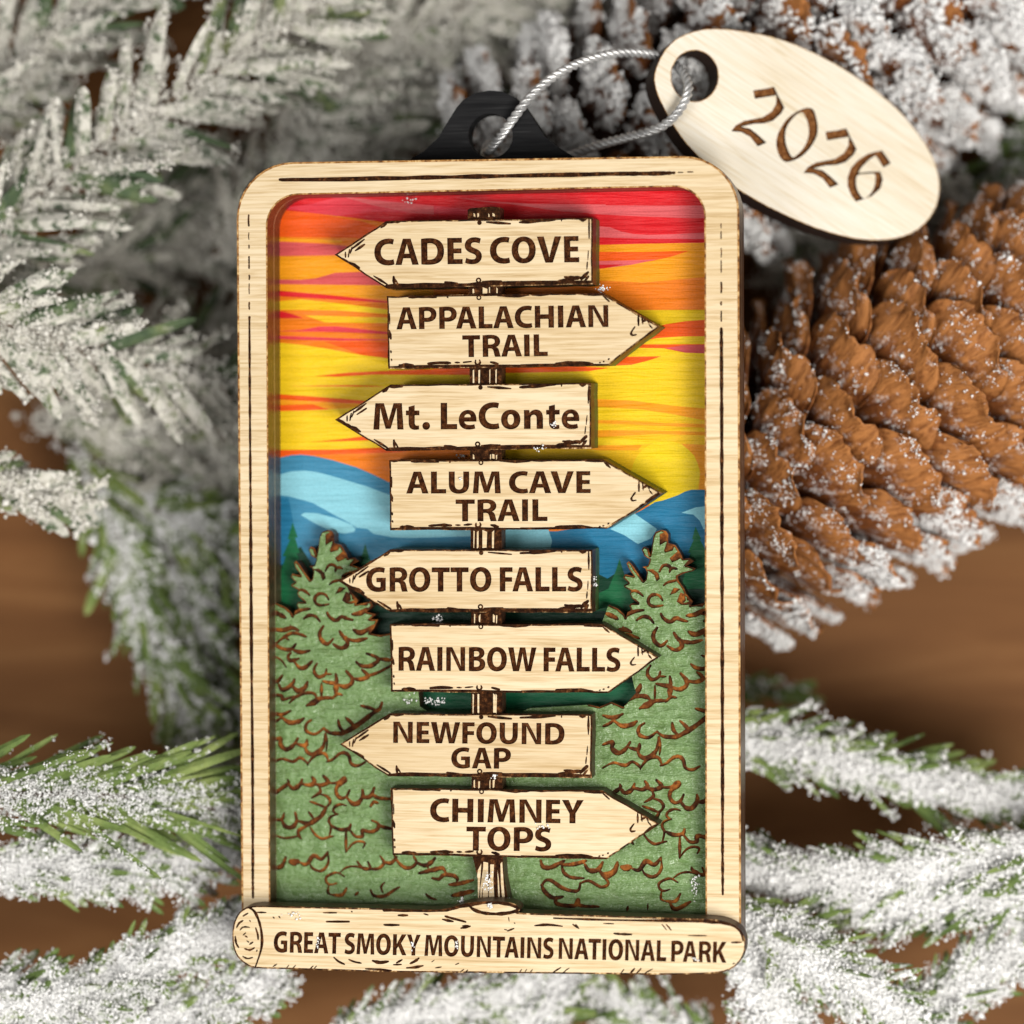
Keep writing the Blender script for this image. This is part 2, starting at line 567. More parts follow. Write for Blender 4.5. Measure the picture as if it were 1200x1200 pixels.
# ------------------------------------------------------------------ lettering: humanist bold capitals drawn as outlines
GLYPH = {
    'A': "M0 0 L31 100 L62 100 L93 0 L67 0 L60 25 L32 25 L25 0 Z M36.5 43 L56 43 L46.5 80 Z",
    'B': "M0 98.8 C8 100 19 101 31 101 C48 101 58 99 65 94 C71.5 90 75 83.5 75 75.5 C75 66.5 69.5 58 58.5 54 L58.5 53.6 C70.5 50.6 79 42 79 29 C79 19.5 74.8 12.2 68 7.2 C60.5 1.8 48 -1 28 -1 C15 -1 6 -.2 0 .6 Z M25 61 L33.5 61 C44 61 49.8 65.7 49.8 72.5 C49.8 79.5 44.5 83 35 83 C29.8 83 27 82.7 25 82.3 Z M25 18 C27 17.7 29.6 17.6 33.2 17.6 C43.5 17.6 52.5 21.6 52.5 31 C52.5 40 43.8 43.8 32.8 43.8 L25 43.8 Z",
    'C': "M82 3 C76 0 67 -1.5 57 -1.5 C22 -1.5 2 19 2 49 C2 81 25 101.5 59 101.5 C69 101.5 77 99.5 81 97.5 L76.5 78 C72 80 67 81 60 81 C41 81 28 70 28 50 C28 31 40 19.5 60 19.5 C66.5 19.5 73.5 20.8 78.5 22.5 Z",
    'D': "M0 98 C8 99.5 19 100.5 31 100.5 C51 100.5 64 97 74 89.5 C85 81.5 91 69 91 51 C91 32 84 18.5 75 10.5 C64.5 2 48.5 -1 29 -1 C17 -1 7 -.3 0 1 Z M25 19 C27 18.5 30 18.5 32 18.5 C52 18.5 64.5 29 64.5 50 C64.5 70 53.5 81 34.5 81 C30 81 27 80.6 25 80.1 Z",
    'E': "M56 41 L25 41 L25 19 L60 19 L60 0 L0 0 L0 100 L58 100 L58 81 L25 81 L25 60 L56 60 Z",
    'F': "M0 0 L0 100 L57 100 L57 81 L25 81 L25 59 L55 59 L55 40 L25 40 L25 0 Z",
    'G': "M90 5 C82 2 70 -1.5 57 -1.5 C38 -1.5 25 3.5 15.5 12.5 C6.5 21 2 34 2 48 C2 81 26 101.5 60 101.5 C73 101.5 82 99 87 96.5 L82 77 C77 79.5 70 81 60 81 C42 81 28 71 28 49.5 C28 29 40.5 18.3 58 18.3 C62.5 18.3 65 18.8 66 19.5 L66 39 L48 39 L48 57.5 L90 57.5 Z",
    'H': "M0 100 L25 100 L25 61 L62 61 L62 100 L87 100 L87 0 L62 0 L62 40 L25 40 L25 0 L0 0 Z",
    'I': "M0 100 L25 100 L25 0 L0 0 Z",
    'K': "M0 100 L25 100 L25 56 L27 56 C29 60 32 64 34 67.5 L56 100 L87 100 L53 57 L89 0 L60 0 L35 42 L25 30 L25 0 L0 0 Z",
    'L': "M0 100 L25 100 L25 20 L63 20 L63 0 L0 0 Z",
    'M': "M0 0 L8 100 L41 100 L52 61 C54.5 52 57 44 58.5 36 L59 36 C61 44 64 53 66.5 61 L78 100 L110 100 L116 0 L92 0 L90.5 42 C90 55 89.8 70 89.8 80 L89.4 80 C86 68 82 54 78.5 42 L66.5 3 L47 3 L36.5 41 C33 53 30 67 27.5 80 L27 80 C26.5 67 26 54.5 25.3 42 L23 0 Z",
    'N': "M0 0 L0 100 L29 100 L52 59 C58.5 47 65 33.5 70 21 L70.4 21 C68.8 36 68.3 50 68.3 66 L68.3 100 L91 100 L91 0 L65 0 L41.5 43 C35 55 27.5 69.5 22 82 L21.5 82 C22.3 67.5 22.6 52.5 22.6 35.5 L22.6 0 Z",
    'O': "M49 101.5 C79 101.5 97 80 97 51 C97 17 77 -1.5 48 -1.5 C18 -1.5 1 21 1 49.5 C1 79.5 20 101.5 49 101.5 Z M49 82 C35 82 27.5 68 27.5 49.5 C27.5 31 36 18 49.2 18 C62.5 18 70.5 31.5 70.5 50 C70.5 67.5 62.5 82 49 82 Z",
    'P': "M0 98.5 C8 99.8 19 101 34 101 C50 101 61 98 69 91.5 C76 86 80 77.5 80 67.5 C80 57.5 76.8 49 70.5 43.2 C62.5 35.6 50.5 32 36.5 32 C32 32 28 32.3 25 32.8 L25 0 L0 0 Z M25 52 C27.7 51.5 31 51.4 35 51.4 C47.5 51.4 55 57.5 55 67.5 C55 77 48.7 82 37 82 C31.5 82 27.5 81.5 25 80.8 Z",
    'R': "M0 98.5 C8 99.8 20 101 33 101 C50 101 61.5 98.5 69 92 C75.5 86.5 79 78.5 79 70 C79 57 70.5 48 61.5 45 L61.5 44.5 C68 42 72 35.5 74 26.5 C76.5 15.5 79 4 81 0 L55 0 C53.5 3 51.3 10.5 49 22 C46.8 33.5 43 38 34.5 38 L25 38 L25 0 L0 0 Z M25 56.5 L35 56.5 C47 56.5 54.3 61.8 54.3 70 C54.3 78.5 48 83 37.5 83 C31.3 83 27.5 82.5 25 81.8 Z",
    'S': "M2 5 C8 1.5 19 -1.5 30 -1.5 C57 -1.5 69.5 12.5 69.5 29 C69.5 43 61.5 52 44.5 58.5 C32 63.3 27 65.7 27 72 C27 77 31.5 81.5 41 81.5 C50.5 81.5 57 78.7 61.2 76.7 L66.5 96 C60.5 98.8 52.5 101.5 41 101.5 C17 101.5 2 88 2 70 C2 55 13 46 29.5 40.2 C41.5 36 46 32.7 46 27 C46 21 41 17.5 31.5 17.5 C22.5 17.5 13 20.5 7.2 23.5 Z",
    'T': "M27 80 L0 80 L0 100 L80 100 L80 80 L52 80 L52 0 L27 0 Z",
    'U': "M0 100 L25 100 L25 42.5 C25 26 31.5 18 42.5 18 C54 18 60.3 25.7 60.3 42.5 L60.3 100 L85 100 L85 43.5 C85 13 69.5 -1.5 41.5 -1.5 C14.5 -1.5 0 13.2 0 43 Z",
    'V': "M32 0 L0 100 L27.5 100 L39.5 57.5 C43 45.5 46 34 48.3 21.5 L48.7 21.5 C51.2 33.6 54.3 45.5 57.6 57 L70.5 100 L97 100 L62 0 Z",
    'W': "M25 0 L1 100 L28 100 L35.5 59 C37.8 47 40 34 41.7 24 L42 24 C43.7 35 46.3 47 48.9 59.3 L57.8 100 L84 100 L92.5 58 C95 46.3 97 35.5 98.7 24.3 L99 24.3 C100.8 35.5 103 47.3 105.3 59.3 L113 100 L138 100 L112 0 L85.5 0 L76.4 43 C74.3 53.2 72.5 62.7 71.1 74.5 L70.8 74.5 C69 62.8 67.2 53.2 64.7 43 L54.5 0 Z",
    'Y': "M32 0 L32 41 L0 100 L28.5 100 L38 76 C41 69 43 63.7 45.3 57.5 L45.6 57.5 C47.9 64 50.2 69.4 52.8 76 L62 100 L90 100 L57 42 L57 0 Z",
    'e': "M24.5 28.5 C25.2 20 34 16 44 16 C51.3 16 57.3 17 63 18.9 L66.2 2.5 C59 -.3 50.2 -1.6 40.6 -1.6 C16.5 -1.6 2.7 12.5 2.7 34.8 C2.7 53 14 73.2 39 73.2 C62.2 73.2 71 55 71 37.2 C71 33.3 70.6 30 70.3 28.4 Z M48.5 45 C48.5 50.3 46.2 57.2 37.2 57.2 C28.4 57.2 25 49.3 24.4 45 Z",
    'o': "M40 73.2 C62 73.2 76.5 58 76.5 36.3 C76.5 10.2 58 -1.6 39 -1.6 C18 -1.6 2 12.1 2 35.2 C2 58.2 17.2 73.2 40 73.2 Z M39.3 55.5 C30.5 55.5 27.2 45.8 27.2 35.8 C27.2 24.3 32 16.2 39.4 16.2 C46.3 16.2 51.3 23.8 51.3 36 C51.3 46 47.5 55.5 39.3 55.5 Z",
    'n': "M0 49 C0 58 -.3 65.5 -.6 71.6 L20.7 71.6 L21.8 61.2 L22.3 61.2 C25.5 66.3 33.5 73.2 45.9 73.2 C61.6 73.2 73 62.9 73 40.8 L73 0 L48.2 0 L48.2 38 C48.2 47 45.1 53 37.3 53 C31.2 53 27.7 48.8 26.2 44.8 C25.6 43.3 25.3 41 25.3 38.8 L25.3 0 L0 0 Z",
    't': "M34 91.7 L34 71.7 L52 71.7 L52 53.5 L34 53.5 L34 27.3 C34 18.5 36.1 14.5 43 14.5 C46.4 14.5 48 14.7 50.3 15.1 L50.5 .5 C47.5 -.6 41.7 -1.6 35.1 -1.6 C27.3 -1.6 20.9 1 17 5 C12.5 9.6 10.4 17 10.4 28 L10.4 53.5 L0 53.5 L0 71.7 L10.4 71.7 L10.4 86 Z",
    '.': "M15 28 C23.5 28 29.5 22 29.5 13.5 C29.5 4.5 23.5 -1.6 14.8 -1.6 C6.2 -1.6 0 4.5 0 13.5 C0 22 6.2 28 15 28 Z",
}
BEAR = {'A': (1, 1), 'V': (1, 1), 'Y': (0, 0), 'W': (1, 1), 'T': (2, 2), 'O': (4, 4), 'C': (4, 2), 'G': (4, 8), 'D': (9, 4), 'P': (9, 3), 'R': (9, 1),
        'L': (9, 2), 'K': (9, 0), 'S': (4, 4), 'E': (9, 5), 'F': (9, 4), 'B': (9, 4), 'o': (4, 4), 'e': (4, 4), 't': (3, 3), '.': (8, 8), 'M': (6, 6)}


def glyph(ch):
    out, cur, pen = [], [], (0, 0)
    tk = GLYPH[ch].replace('M', ' M ').replace('L', ' L ').replace('C', ' C ').replace('Z', ' Z ').split()
    i = 0
    while i < len(tk):
        c = tk[i]
        i += 1
        if c == 'Z':
            out.append(cur)
            cur = []
        elif c in 'ML':
            pen = (float(tk[i]), float(tk[i + 1]))
            i += 2
            cur.append(pen)
        else:
            a = [float(v) for v in tk[i:i + 6]]
            i += 6
            p0 = pen
            for k in range(1, 8):
                t = k / 7
                s = 1 - t
                cur.append((s ** 3 * p0[0] + 3 * s * s * t * a[0] + 3 * s * t * t * a[2] + t ** 3 * a[4], s ** 3 * p0[1] + 3 * s * s * t * a[1] + 3 * s * t * t * a[3] + t ** 3 * a[5]))
            pen = (a[4], a[5])
    return out


def lettering(text, left, right, cap, space=24):
    """outlines of a word line in picture points: from left to right end of its base line, cap = height of the capitals"""
    x, items = 0.0, []
    for i, ch in enumerate(text):
        if ch == ' ':
            x += space
            continue
        g = glyph(ch)
        lb, rb = BEAR.get(ch, (9, 9))
        mn = min(p[0] for c in g for p in c)
        mx = max(p[0] for c in g for p in c)
        if i:
            x += lb
        if i and text[i - 1] + ch in ('AT', 'TA', 'PA', 'AV', 'LT', 'FA', 'LA'):
            x -= {'LA': 0, 'FA': 6, 'PA': 8}.get(text[i - 1] + ch, 5)
        items.append((x - mn, g))
        x += mx - mn + rb
        last = rb
    w = x - last
    dx, dy = (right[0] - left[0]) / w, (right[1] - left[1]) / w
    sl = math.hypot(right[0] - left[0], right[1] - left[1])
    ux, uy = (right[1] - left[1]) / sl, -(right[0] - left[0]) / sl
    k = cap / 100
    res = []
    for ox, g in items:
        for j, c in enumerate(g):
            res.append(([(left[0] + (ox + px) * dx + ux * py * k, left[1] + (ox + px) * dy + uy * py * k) for px, py in c], 'engr' if j == 0 else 'wood'))
    return res


# ------------------------------------------------------------------ the table
me = mesh_np('table_top', [(-4, -4, -0.46), (4, -4, -0.46), (4, 4, -0.46), (-4, 4, -0.46)], [(0, 1, 2, 3)])
tag(link('table_top', me, None, [M['table']]), 'brown wooden table top under the branches', 'table', None, 'structure')

# ------------------------------------------------------------------ the ornament
TILT = Matrix.Rotation(math.radians(-9.1), 4, 'Y') @ Matrix.Rotation(math.radians(1.9), 4, 'X')
P = Plane(TILT)
orn = empty('wooden_ornament', TILT, 'framed wooden ornament with eight arrow signs on a post before a painted sunset', 'ornament')
H_TREE, H_SIGN, H_FRAME, H_LOG = 30, 62, 62, 92
MT = M


def rrect(tl, tr, br, bl, rt, rb, n=9):
    """four sided panel with rounded upper corners (radius rt) and lower corners (rb), picture points"""
    c = [np.array(q, float) for q in (tl, tr, br, bl)]
    rad = [rt, rt, rb, rb]
    out = []
    for i in range(4):
        a, b, d = c[i - 1], c[i], c[(i + 1) % 4]
        u, v = (a - b) / np.linalg.norm(a - b), (d - b) / np.linalg.norm(d - b)
        r = rad[i]
        p0, p2 = b + u * r, b + v * r
        if r < 1:
            out.append(tuple(b))
            continue
        cc = b + (u + v) * r
        for k in range(n + 1):
            t = k / n * math.pi / 2
            out.append(tuple(cc - v * r * math.cos(t) - u * r * math.sin(t)))
    return out


# black backing board with its hanging lug
back = rrect((278, 192), (865, 184), (867, 1120), (284, 1116), 60, 20)
lug = [(470, 200), (483, 185), (497, 177), (513, 162), (525, 142), (535, 126), (543, 117), (557, 109), (573, 106), (588, 107), (602, 113), (612, 122), (618, 130),
       (627, 143), (638, 160), (653, 172), (668, 181), (690, 200)]
i0 = 10                                                     # the lug grows out of the upper edge, between the two rounded corners
backing = back[:i0] + lug + back[i0:]
slab('backing_board', [(P.poly(backing, -3), 'black'), (P.poly(ellipse(574.7, 159, 26, 26), -3), 'hole')], -33, -3, orn, MT, wall=M['black'])

# printed sunset panel


def zz(sx, ox, oy, pts, sy=None):
    return [(x / sx + ox, y / sx + oy) for x, y in pts]


def a1(p): return zz(7.06, 310, 215, p)
def a2(p): return zz(7.06, 310, 370, p)
def a3(p): return zz(7.06, 310, 510, p)
def a4(p): return zz(8, 690, 215, p)
def a5(p): return zz(8, 690, 350, p)
def a6(p): return zz(8, 690, 490, p)
def a7(p): return zz(5, 460, 210, p)


ART_SHAPES = [
    (rrect((300, 206), (848, 204), (850, 1095), (298, 1095), 48, 2), 'orange'),
    # left half of the sky
    (a1([(100, 215), (500, 260), (800, 310), (1000, 380), (1400, 480), (1400, 560), (750, 450), (100, 440)]), 'deep'),
    (a1([(100, 450), (640, 470), (640, 492), (100, 478)]), 'amber'),
    (a1([(100, 480), (500, 500), (700, 520), (1400, 560), (1400, 610), (590, 592), (100, 600)]), 'dusk'),
    (a1([(100, 605), (590, 600), (1000, 660), (1000, 740), (780, 728), (580, 740), (420, 785), (300, 797), (100, 795)]), 'amber'),
    (a1([(100, 795), (300, 797), (420, 785), (500, 765), (580, 740), (800, 733), (1400, 800), (1400, 850), (960, 842), (100, 832)]), 'dusk'),
    (a1([(100, 835), (960, 842), (1400, 860), (1400, 1000), (1010, 960), (500, 918), (100, 885)]), 'amber'),
    (a1([(100, 885), (500, 920), (1010, 975), (1400, 1000), (1400, 1010), (600, 962), (330, 945), (100, 932)]), 'red'),
    (a1([(100, 975), (300, 958), (700, 1000), (1000, 1040), (1400, 1060), (1400, 1090), (1000, 1080), (600, 1050), (100, 1045)]), 'gold'),
    (a1([(420, 975), (700, 1010), (1010, 1045), (1010, 1075), (700, 1045)]), 'yellow'),
    (a1([(100, 1055), (160, 1060), (230, 1080), (320, 1115), (100, 1115)]), 'red'),
    (a1([(330, 1090), (1000, 1110), (1400, 1130), (1400, 1160), (500, 1150)]), 'gold'),
    (a2([(100, 128), (300, 118), (450, 90), (600, 88), (1020, 135), (1400, 150), (1020, 152), (600, 135), (300, 130)]), 'rose'),
    (a2([(100, 165), (300, 172), (440, 178), (640, 187), (1200, 200), (640, 208), (300, 200), (100, 190)]), 'rose'),
    (a2([(500, 215), (800, 210), (1400, 220), (1400, 420), (1020, 352), (800, 322)]), 'deep'),
    (a2([(100, 220), (300, 240), (500, 270), (800, 325), (1020, 352), (1400, 440), (3000, 400), (3000, 1300), (100, 1300)]), 'yellow'),
    (a2([(410, 500), (700, 470), (1020, 455), (1700, 430), (1700, 490), (900, 487), (600, 505)]), 'deep'),
    (a2([(180, 582), (700, 574), (900, 578), (1000, 588), (700, 586)]), 'deep'),
    (a2([(100, 648), (450, 672), (800, 700), (1000, 715), (900, 735), (560, 718), (100, 692)]), 'deep'),
    (a2([(100, 690), (560, 716), (820, 735), (700, 765), (540, 772), (420, 740), (100, 742)]), 'amber'),
    (a2([(100, 740), (400, 733), (470, 755), (545, 775), (300, 785), (100, 790)]), 'deep'),
    (a2([(350, 1047), (600, 1025), (800, 1000), (1000, 990), (1000, 1030), (860, 1032), (500, 1042)]), 'deep'),
    (a2([(100, 1112), (600, 1108), (1000, 1088), (1700, 1080), (1700, 1500), (100, 1500)]), 'orange'),
    (a2([(100, 1112), (600, 1106), (1000, 1088), (1400, 1090), (1100, 1130), (600, 1145), (100, 1165)]), 'deep'),
    # red upper sky
    ([(295, 205), (850, 205), (850, 284), (760, 285.5), (700, 287.5), (600, 284), (520, 268), (452, 261), (437, 258.5), (395, 253), (330, 246), (295, 242)], 'red'),
    (a1([(150, 205), (400, 165), (620, 108), (900, 130), (1400, 180), (1700, 220), (1700, 260), (900, 232), (600, 270), (400, 243)]), 'rose'),
    (a1([(640, 108), (900, 140), (1200, 165), (1400, 185), (1400, 255), (1200, 240), (900, 182)]), 'pink'),
    (a7([(350, 103), (560, 128), (800, 143), (1250, 148), (1250, 203), (1000, 190), (700, 147), (540, 133)]), 'pink'),
    (a4([(0, 203), (600, 207), (1280, 205), (1280, 327), (900, 325), (500, 310), (0, 285)]), 'pink'),
    (a4([(-60, 395), (100, 400), (200, 410), (300, 450), (420, 473), (550, 482), (800, 475), (1280, 450), (1280, 520), (500, 518), (100, 505), (-60, 500)]), 'pink'),
    # right half of the sky
    (a4([(-100, 582), (500, 565), (1280, 552), (1280, 1190), (-100, 1190)]), 'amber'),
    (a4([(-100, 900), (500, 930), (1280, 860), (1280, 1190), (-100, 1190)]), 'orange'),
    (a4([(-100, 640), (500, 642), (940, 632), (760, 690), (600, 725), (300, 765), (-100, 815)]), 'deep'),
    (a4([(-100, 730), (350, 722), (640, 713), (400, 762), (200, 788), (-100, 815)]), 'pink'),
    (a4([(-100, 765), (330, 758), (150, 795), (-100, 815)]), 'red'),
    (a5([(-900, 150), (-100, 108), (1280, 104), (1280, 1500), (-900, 1500)]), 'yellow'),
    (a5([(-500, 330), (500, 300), (720, 240), (900, 212), (1280, 185), (1280, 350), (850, 355), (640, 370), (500, 400), (-500, 420)]), 'deep'),
    (a5([(-300, 430), (700, 428), (1280, 424), (1280, 520), (900, 506), (700, 466), (440, 460), (-300, 480)]), 'deep'),
    (a5([(720, 462), (900, 436), (1280, 430), (1280, 520), (900, 506)]), 'dusk'),
    (a5([(-100, 560), (300, 545), (680, 540), (560, 580), (400, 620), (200, 632), (-100, 640)]), 'deep'),
    (a5([(-900, 610), (-300, 625), (0, 640), (200, 647), (0, 680), (-900, 700)]), 'deep'),
    (a5([(-900, 930), (90, 942), (400, 955), (800, 1005), (1280, 1045), (1280, 1160), (1050, 1135), (800, 1085), (500, 1040), (90, 1015), (-900, 1010)]), 'amber'),
    (a5([(-200, 1135), (600, 1145), (1280, 1165), (1280, 1205), (90, 1172)]), 'amber'),
    (a6([(-900, 30), (1280, 20), (1280, 760), (-900, 760)]), 'gold'),
    (a6([(-900, 60), (300, 70), (560, 100), (90, 112), (-900, 110)]), 'yellow'),
    (a6([(-900, 190), (300, 190), (660, 220), (460, 252), (-900, 252)]), 'yellow'),
    (a6([(-200, 15), (300, 22), (700, 45), (1280, 60), (1280, 100), (600, 68), (90, 48)]), 'amber'),
    (a6([(-200, 112), (600, 115), (1280, 135), (1280, 165), (600, 150), (90, 180)]), 'amber'),
    (a6([(-200, 258), (500, 252), (460, 300), (90, 302)]), 'amber'),
    (a6([(870, 240), (1280, 260), (1280, 720), (1030, 690), (1045, 500), (990, 350)]), 'amber'),
    (ellipse(780, 556.5, 40, 40), 'sun'),
    # hills
    (a6([(-1200, 1060), (-300, 1060), (300, 960), (500, 860), (620, 787), (700, 770), (830, 725), (900, 690), (960, 672), (1280, 668), (1280, 5000), (-1200, 5000)]), 'blue'),
    (a6([(-900, 1035), (-380, 1040), (-345, 1150), (-380, 1300), (-900, 1300)]), 'cyan'),
    (a6([(200, 1040), (430, 895), (640, 1040), (580, 1130), (460, 1180), (330, 1095)]), 'cyan'),
    (a6([(868, 887), (1000, 838), (1280, 800), (1280, 1100), (1075, 1040), (1040, 960), (980, 905)]), 'cyan'),
    (a3([(100, 192), (220, 165), (300, 160), (400, 170), (560, 205), (760, 265), (900, 325), (1030, 390), (1200, 450), (1900, 600), (1900, 4200), (100, 4200)]), 'steel'),
    (a3([(100, 332), (220, 300), (330, 293), (430, 305), (530, 330), (700, 380), (850, 425), (1020, 490), (1200, 550), (1950, 700), (1950, 830), (1200, 850), (1060, 845), (900, 815), (850, 775), (760, 765), (700, 725), (560, 650), (400, 560), (200, 505), (100, 495)]), 'cyan'),
    (a3([(300, 660), (330, 642), (430, 645), (600, 690), (720, 740), (755, 775), (740, 800), (660, 815), (540, 790), (400, 720)]), 'cyan'),
    (a3([(100, 520), (200, 520), (235, 700), (250, 1100), (100, 1100)]), 'blue'),
    # dark printed wood below the hills
    ([(295, 690), (318, 668), (334, 660), (352, 640), (366, 662), (400, 655), (428, 650), (440, 662), (560, 700), (690, 690), (700, 672), (712, 678), (727, 668), (742, 690), (800, 660), (850, 640), (850, 1095), (295, 1095)], 'dark'),
    ([(343, 612), (337, 632), (340, 632), (331, 652), (335, 652), (322, 690), (322, 715), (362, 715), (350, 668), (356, 668), (347, 648), (351, 648), (346, 630), (349, 630)], 'pine'),
    ([(428, 637), (420, 665), (436, 665)], 'pine'),
    ([(815, 617), (811, 632), (813, 632), (806, 648), (809, 648), (798, 690), (840, 690), (826, 648), (829, 648), (820, 632), (822, 632)], 'pine'),
    ([(726, 655), (722, 668), (713, 690), (690, 700), (690, 716), (745, 716), (738, 690), (730, 668)], 'pine'),
    ([(470, 800), (590, 800), (760, 800), (760, 850), (470, 850)], 'emerald'),
]
slab('sunset_panel', [(P.poly(p, 0), 'art_' + c) for p, c in ART_SHAPES], -2, 0, orn, MT)

# green tree layer, the same drawing twice
TREE_TOP = [(-300, 770), (30, 780), (110, 815), (165, 865), (185, 905), (200, 850), (235, 830), (215, 790), (230, 768), (300, 770), (240, 720), (220, 680), (235, 650), (170, 620),
            (165, 600), (210, 580), (160, 530), (175, 500), (215, 510), (260, 520), (205, 440), (190, 395), (210, 380), (240, 410), (285, 480), (345, 565), (365, 545), (375, 480),
            (360, 445), (335, 432), (385, 420), (400, 360), (350, 330), (325, 270), (345, 245), (385, 260), (405, 330), (420, 230), (432, 150), (450, 110), (500, 90), (545, 100), (566, 130),
            (566, 210), (631, 230), (681, 310), (701, 360), (761, 350), (801, 380), (731, 420), (816, 445), (791, 470), (711, 490), (651, 520), (661, 560), (711, 630), (731, 680), (791, 750),
            (771, 790), (831, 780), (911, 760), (930, 800), (870, 860), (960, 880), (900, 930), (980, 930), (940, 1010), (900, 1060), (1000, 1080), (1100, 1060)]


def t8(p): return zz(8, 320, 610, p)
def A(p): return zz(7.5, 310, 700, p)
def B(p): return zz(7.5, 310, 840, p)
def C(p): return zz(7.5, 310, 930, p)
def Dd(p): return zz(7.5, 440, 980, p)
def E(p): return zz(4.8, 590, 980, p)
def F8(p): return zz(8, 690, 740, p)


PATCH = [t8(p) for p in (
    [(490, 130), (545, 104), (562, 130), (563, 190), (520, 215), (490, 235)], [(555, 205), (628, 235), (610, 280), (540, 300), (530, 280)],
    [(580, 350), (655, 285), (695, 345), (650, 370), (605, 390)], [(700, 430), (760, 355), (796, 378), (740, 415)], [(370, 455), (430, 450), (482, 488), (495, 540), (465, 565), (440, 500)],
    [(580, 692), (620, 620), (685, 632), (640, 670)], [(645, 750), (680, 665), (722, 680), (732, 740), (690, 782)], [(770, 790), (840, 765), (905, 770), (880, 800)],
    [(655, 525), (715, 500), (700, 560), (670, 560)], [(735, 690), (700, 640), (760, 700), (785, 748), (740, 740)])]
LINES = [(t8, p, w) for p, w in (
    ([(490, 475), (520, 422), (560, 415), (592, 440), (582, 480)], 24), ([(580, 465), (610, 440), (650, 450)], 22),
    ([(520, 740), (490, 695), (440, 685), (400, 710), (390, 750), (410, 785), (460, 795), (522, 785)], 26),
    ([(222, 662), (270, 650), (310, 670), (345, 702)], 22), ([(240, 718), (305, 762)], 18), ([(528, 602), (560, 575), (620, 560), (660, 548)], 20),
    ([(700, 772), (760, 762), (805, 715)], 20), ([(505, 862), (530, 905), (590, 938), (640, 902), (700, 922), (745, 932)], 30), ([(740, 880), (820, 868), (885, 825)], 34),
    ([(285, 922), (340, 888), (400, 900), (440, 948)], 26), ([(190, 885), (260, 842), (348, 828)], 26))]
LINES += [(A, p, w) for p, w in (
    ([(80, 130), (130, 150), (182, 178)], 32), ([(60, 278), (160, 290), (240, 268), (298, 292)], 34), ([(222, 270), (228, 240)], 14),
    ([(100, 405), (180, 345), (240, 315), (300, 322), (365, 346)], 26), ([(180, 352), (216, 376)], 20), ([(70, 400), (150, 450), (230, 458), (276, 408)], 28),
    ([(255, 465), (320, 484), (398, 468)], 28), ([(232, 488), (205, 520), (225, 556), (262, 550), (302, 538)], 26), ([(262, 568), (310, 622), (360, 615), (416, 563)], 30),
    ([(70, 508), (150, 555), (190, 617)], 16), ([(517, 253), (485, 310), (495, 370), (550, 412), (602, 366)], 28), ([(605, 412), (670, 448), (725, 420), (722, 372), (690, 345), (660, 298)], 32),
    ([(725, 365), (800, 382), (900, 360)], 28), ([(785, 288), (850, 312), (960, 250)], 34), ([(462, 580), (435, 630), (445, 675), (480, 702), (530, 680), (545, 630)], 25), ([(540, 675), (592, 675)], 18),
    ([(806, 568), (850, 602), (920, 607), (980, 575), (1000, 535), (898, 494)], 30), ([(1000, 540), (1130, 555)], 26), ([(512, 738), (580, 752), (632, 750), (626, 674)], 28),
    ([(628, 758), (700, 788), (762, 760), (768, 708), (718, 650)], 32), ([(768, 712), (850, 722), (910, 690), (856, 636)], 30), ([(905, 692), (1000, 660), (1130, 590)], 22),
    ([(630, 750), (626, 845)], 40), ([(590, 895), (640, 852), (684, 860)], 22), ([(500, 755), (500, 875)], 22), ([(372, 952), (440, 905), (520, 885), (600, 885)], 30),
    ([(218, 928), (270, 880), (350, 845), (430, 843), (458, 884)], 24), ([(380, 950), (440, 938), (505, 890)], 20), ([(80, 752), (120, 735), (157, 685)], 28),
    ([(125, 765), (150, 812), (200, 800), (250, 755), (262, 722)], 32), ([(245, 778), (290, 822), (350, 800), (377, 745)], 34), ([(60, 860), (150, 865), (160, 900), (262, 868)], 24),
    ([(60, 1012), (150, 1032), (227, 998)], 28), ([(60, 1105), (110, 1085), (155, 1050)], 22), ([(158, 1060), (220, 1102), (300, 1092), (347, 1062)], 32),
    ([(412, 1078), (370, 1110), (360, 1160), (385, 1190), (450, 1202), (522, 1148)], 26), ([(520, 1152), (570, 1190), (640, 1197), (700, 1190), (830, 1112), (950, 1020), (1010, 980), (1032, 925)], 32),
    ([(848, 953), (930, 975), (975, 990)], 26), ([(648, 1075), (660, 1140), (705, 1185)], 24), ([(713, 1058), (760, 1100), (785, 1135)], 26))]
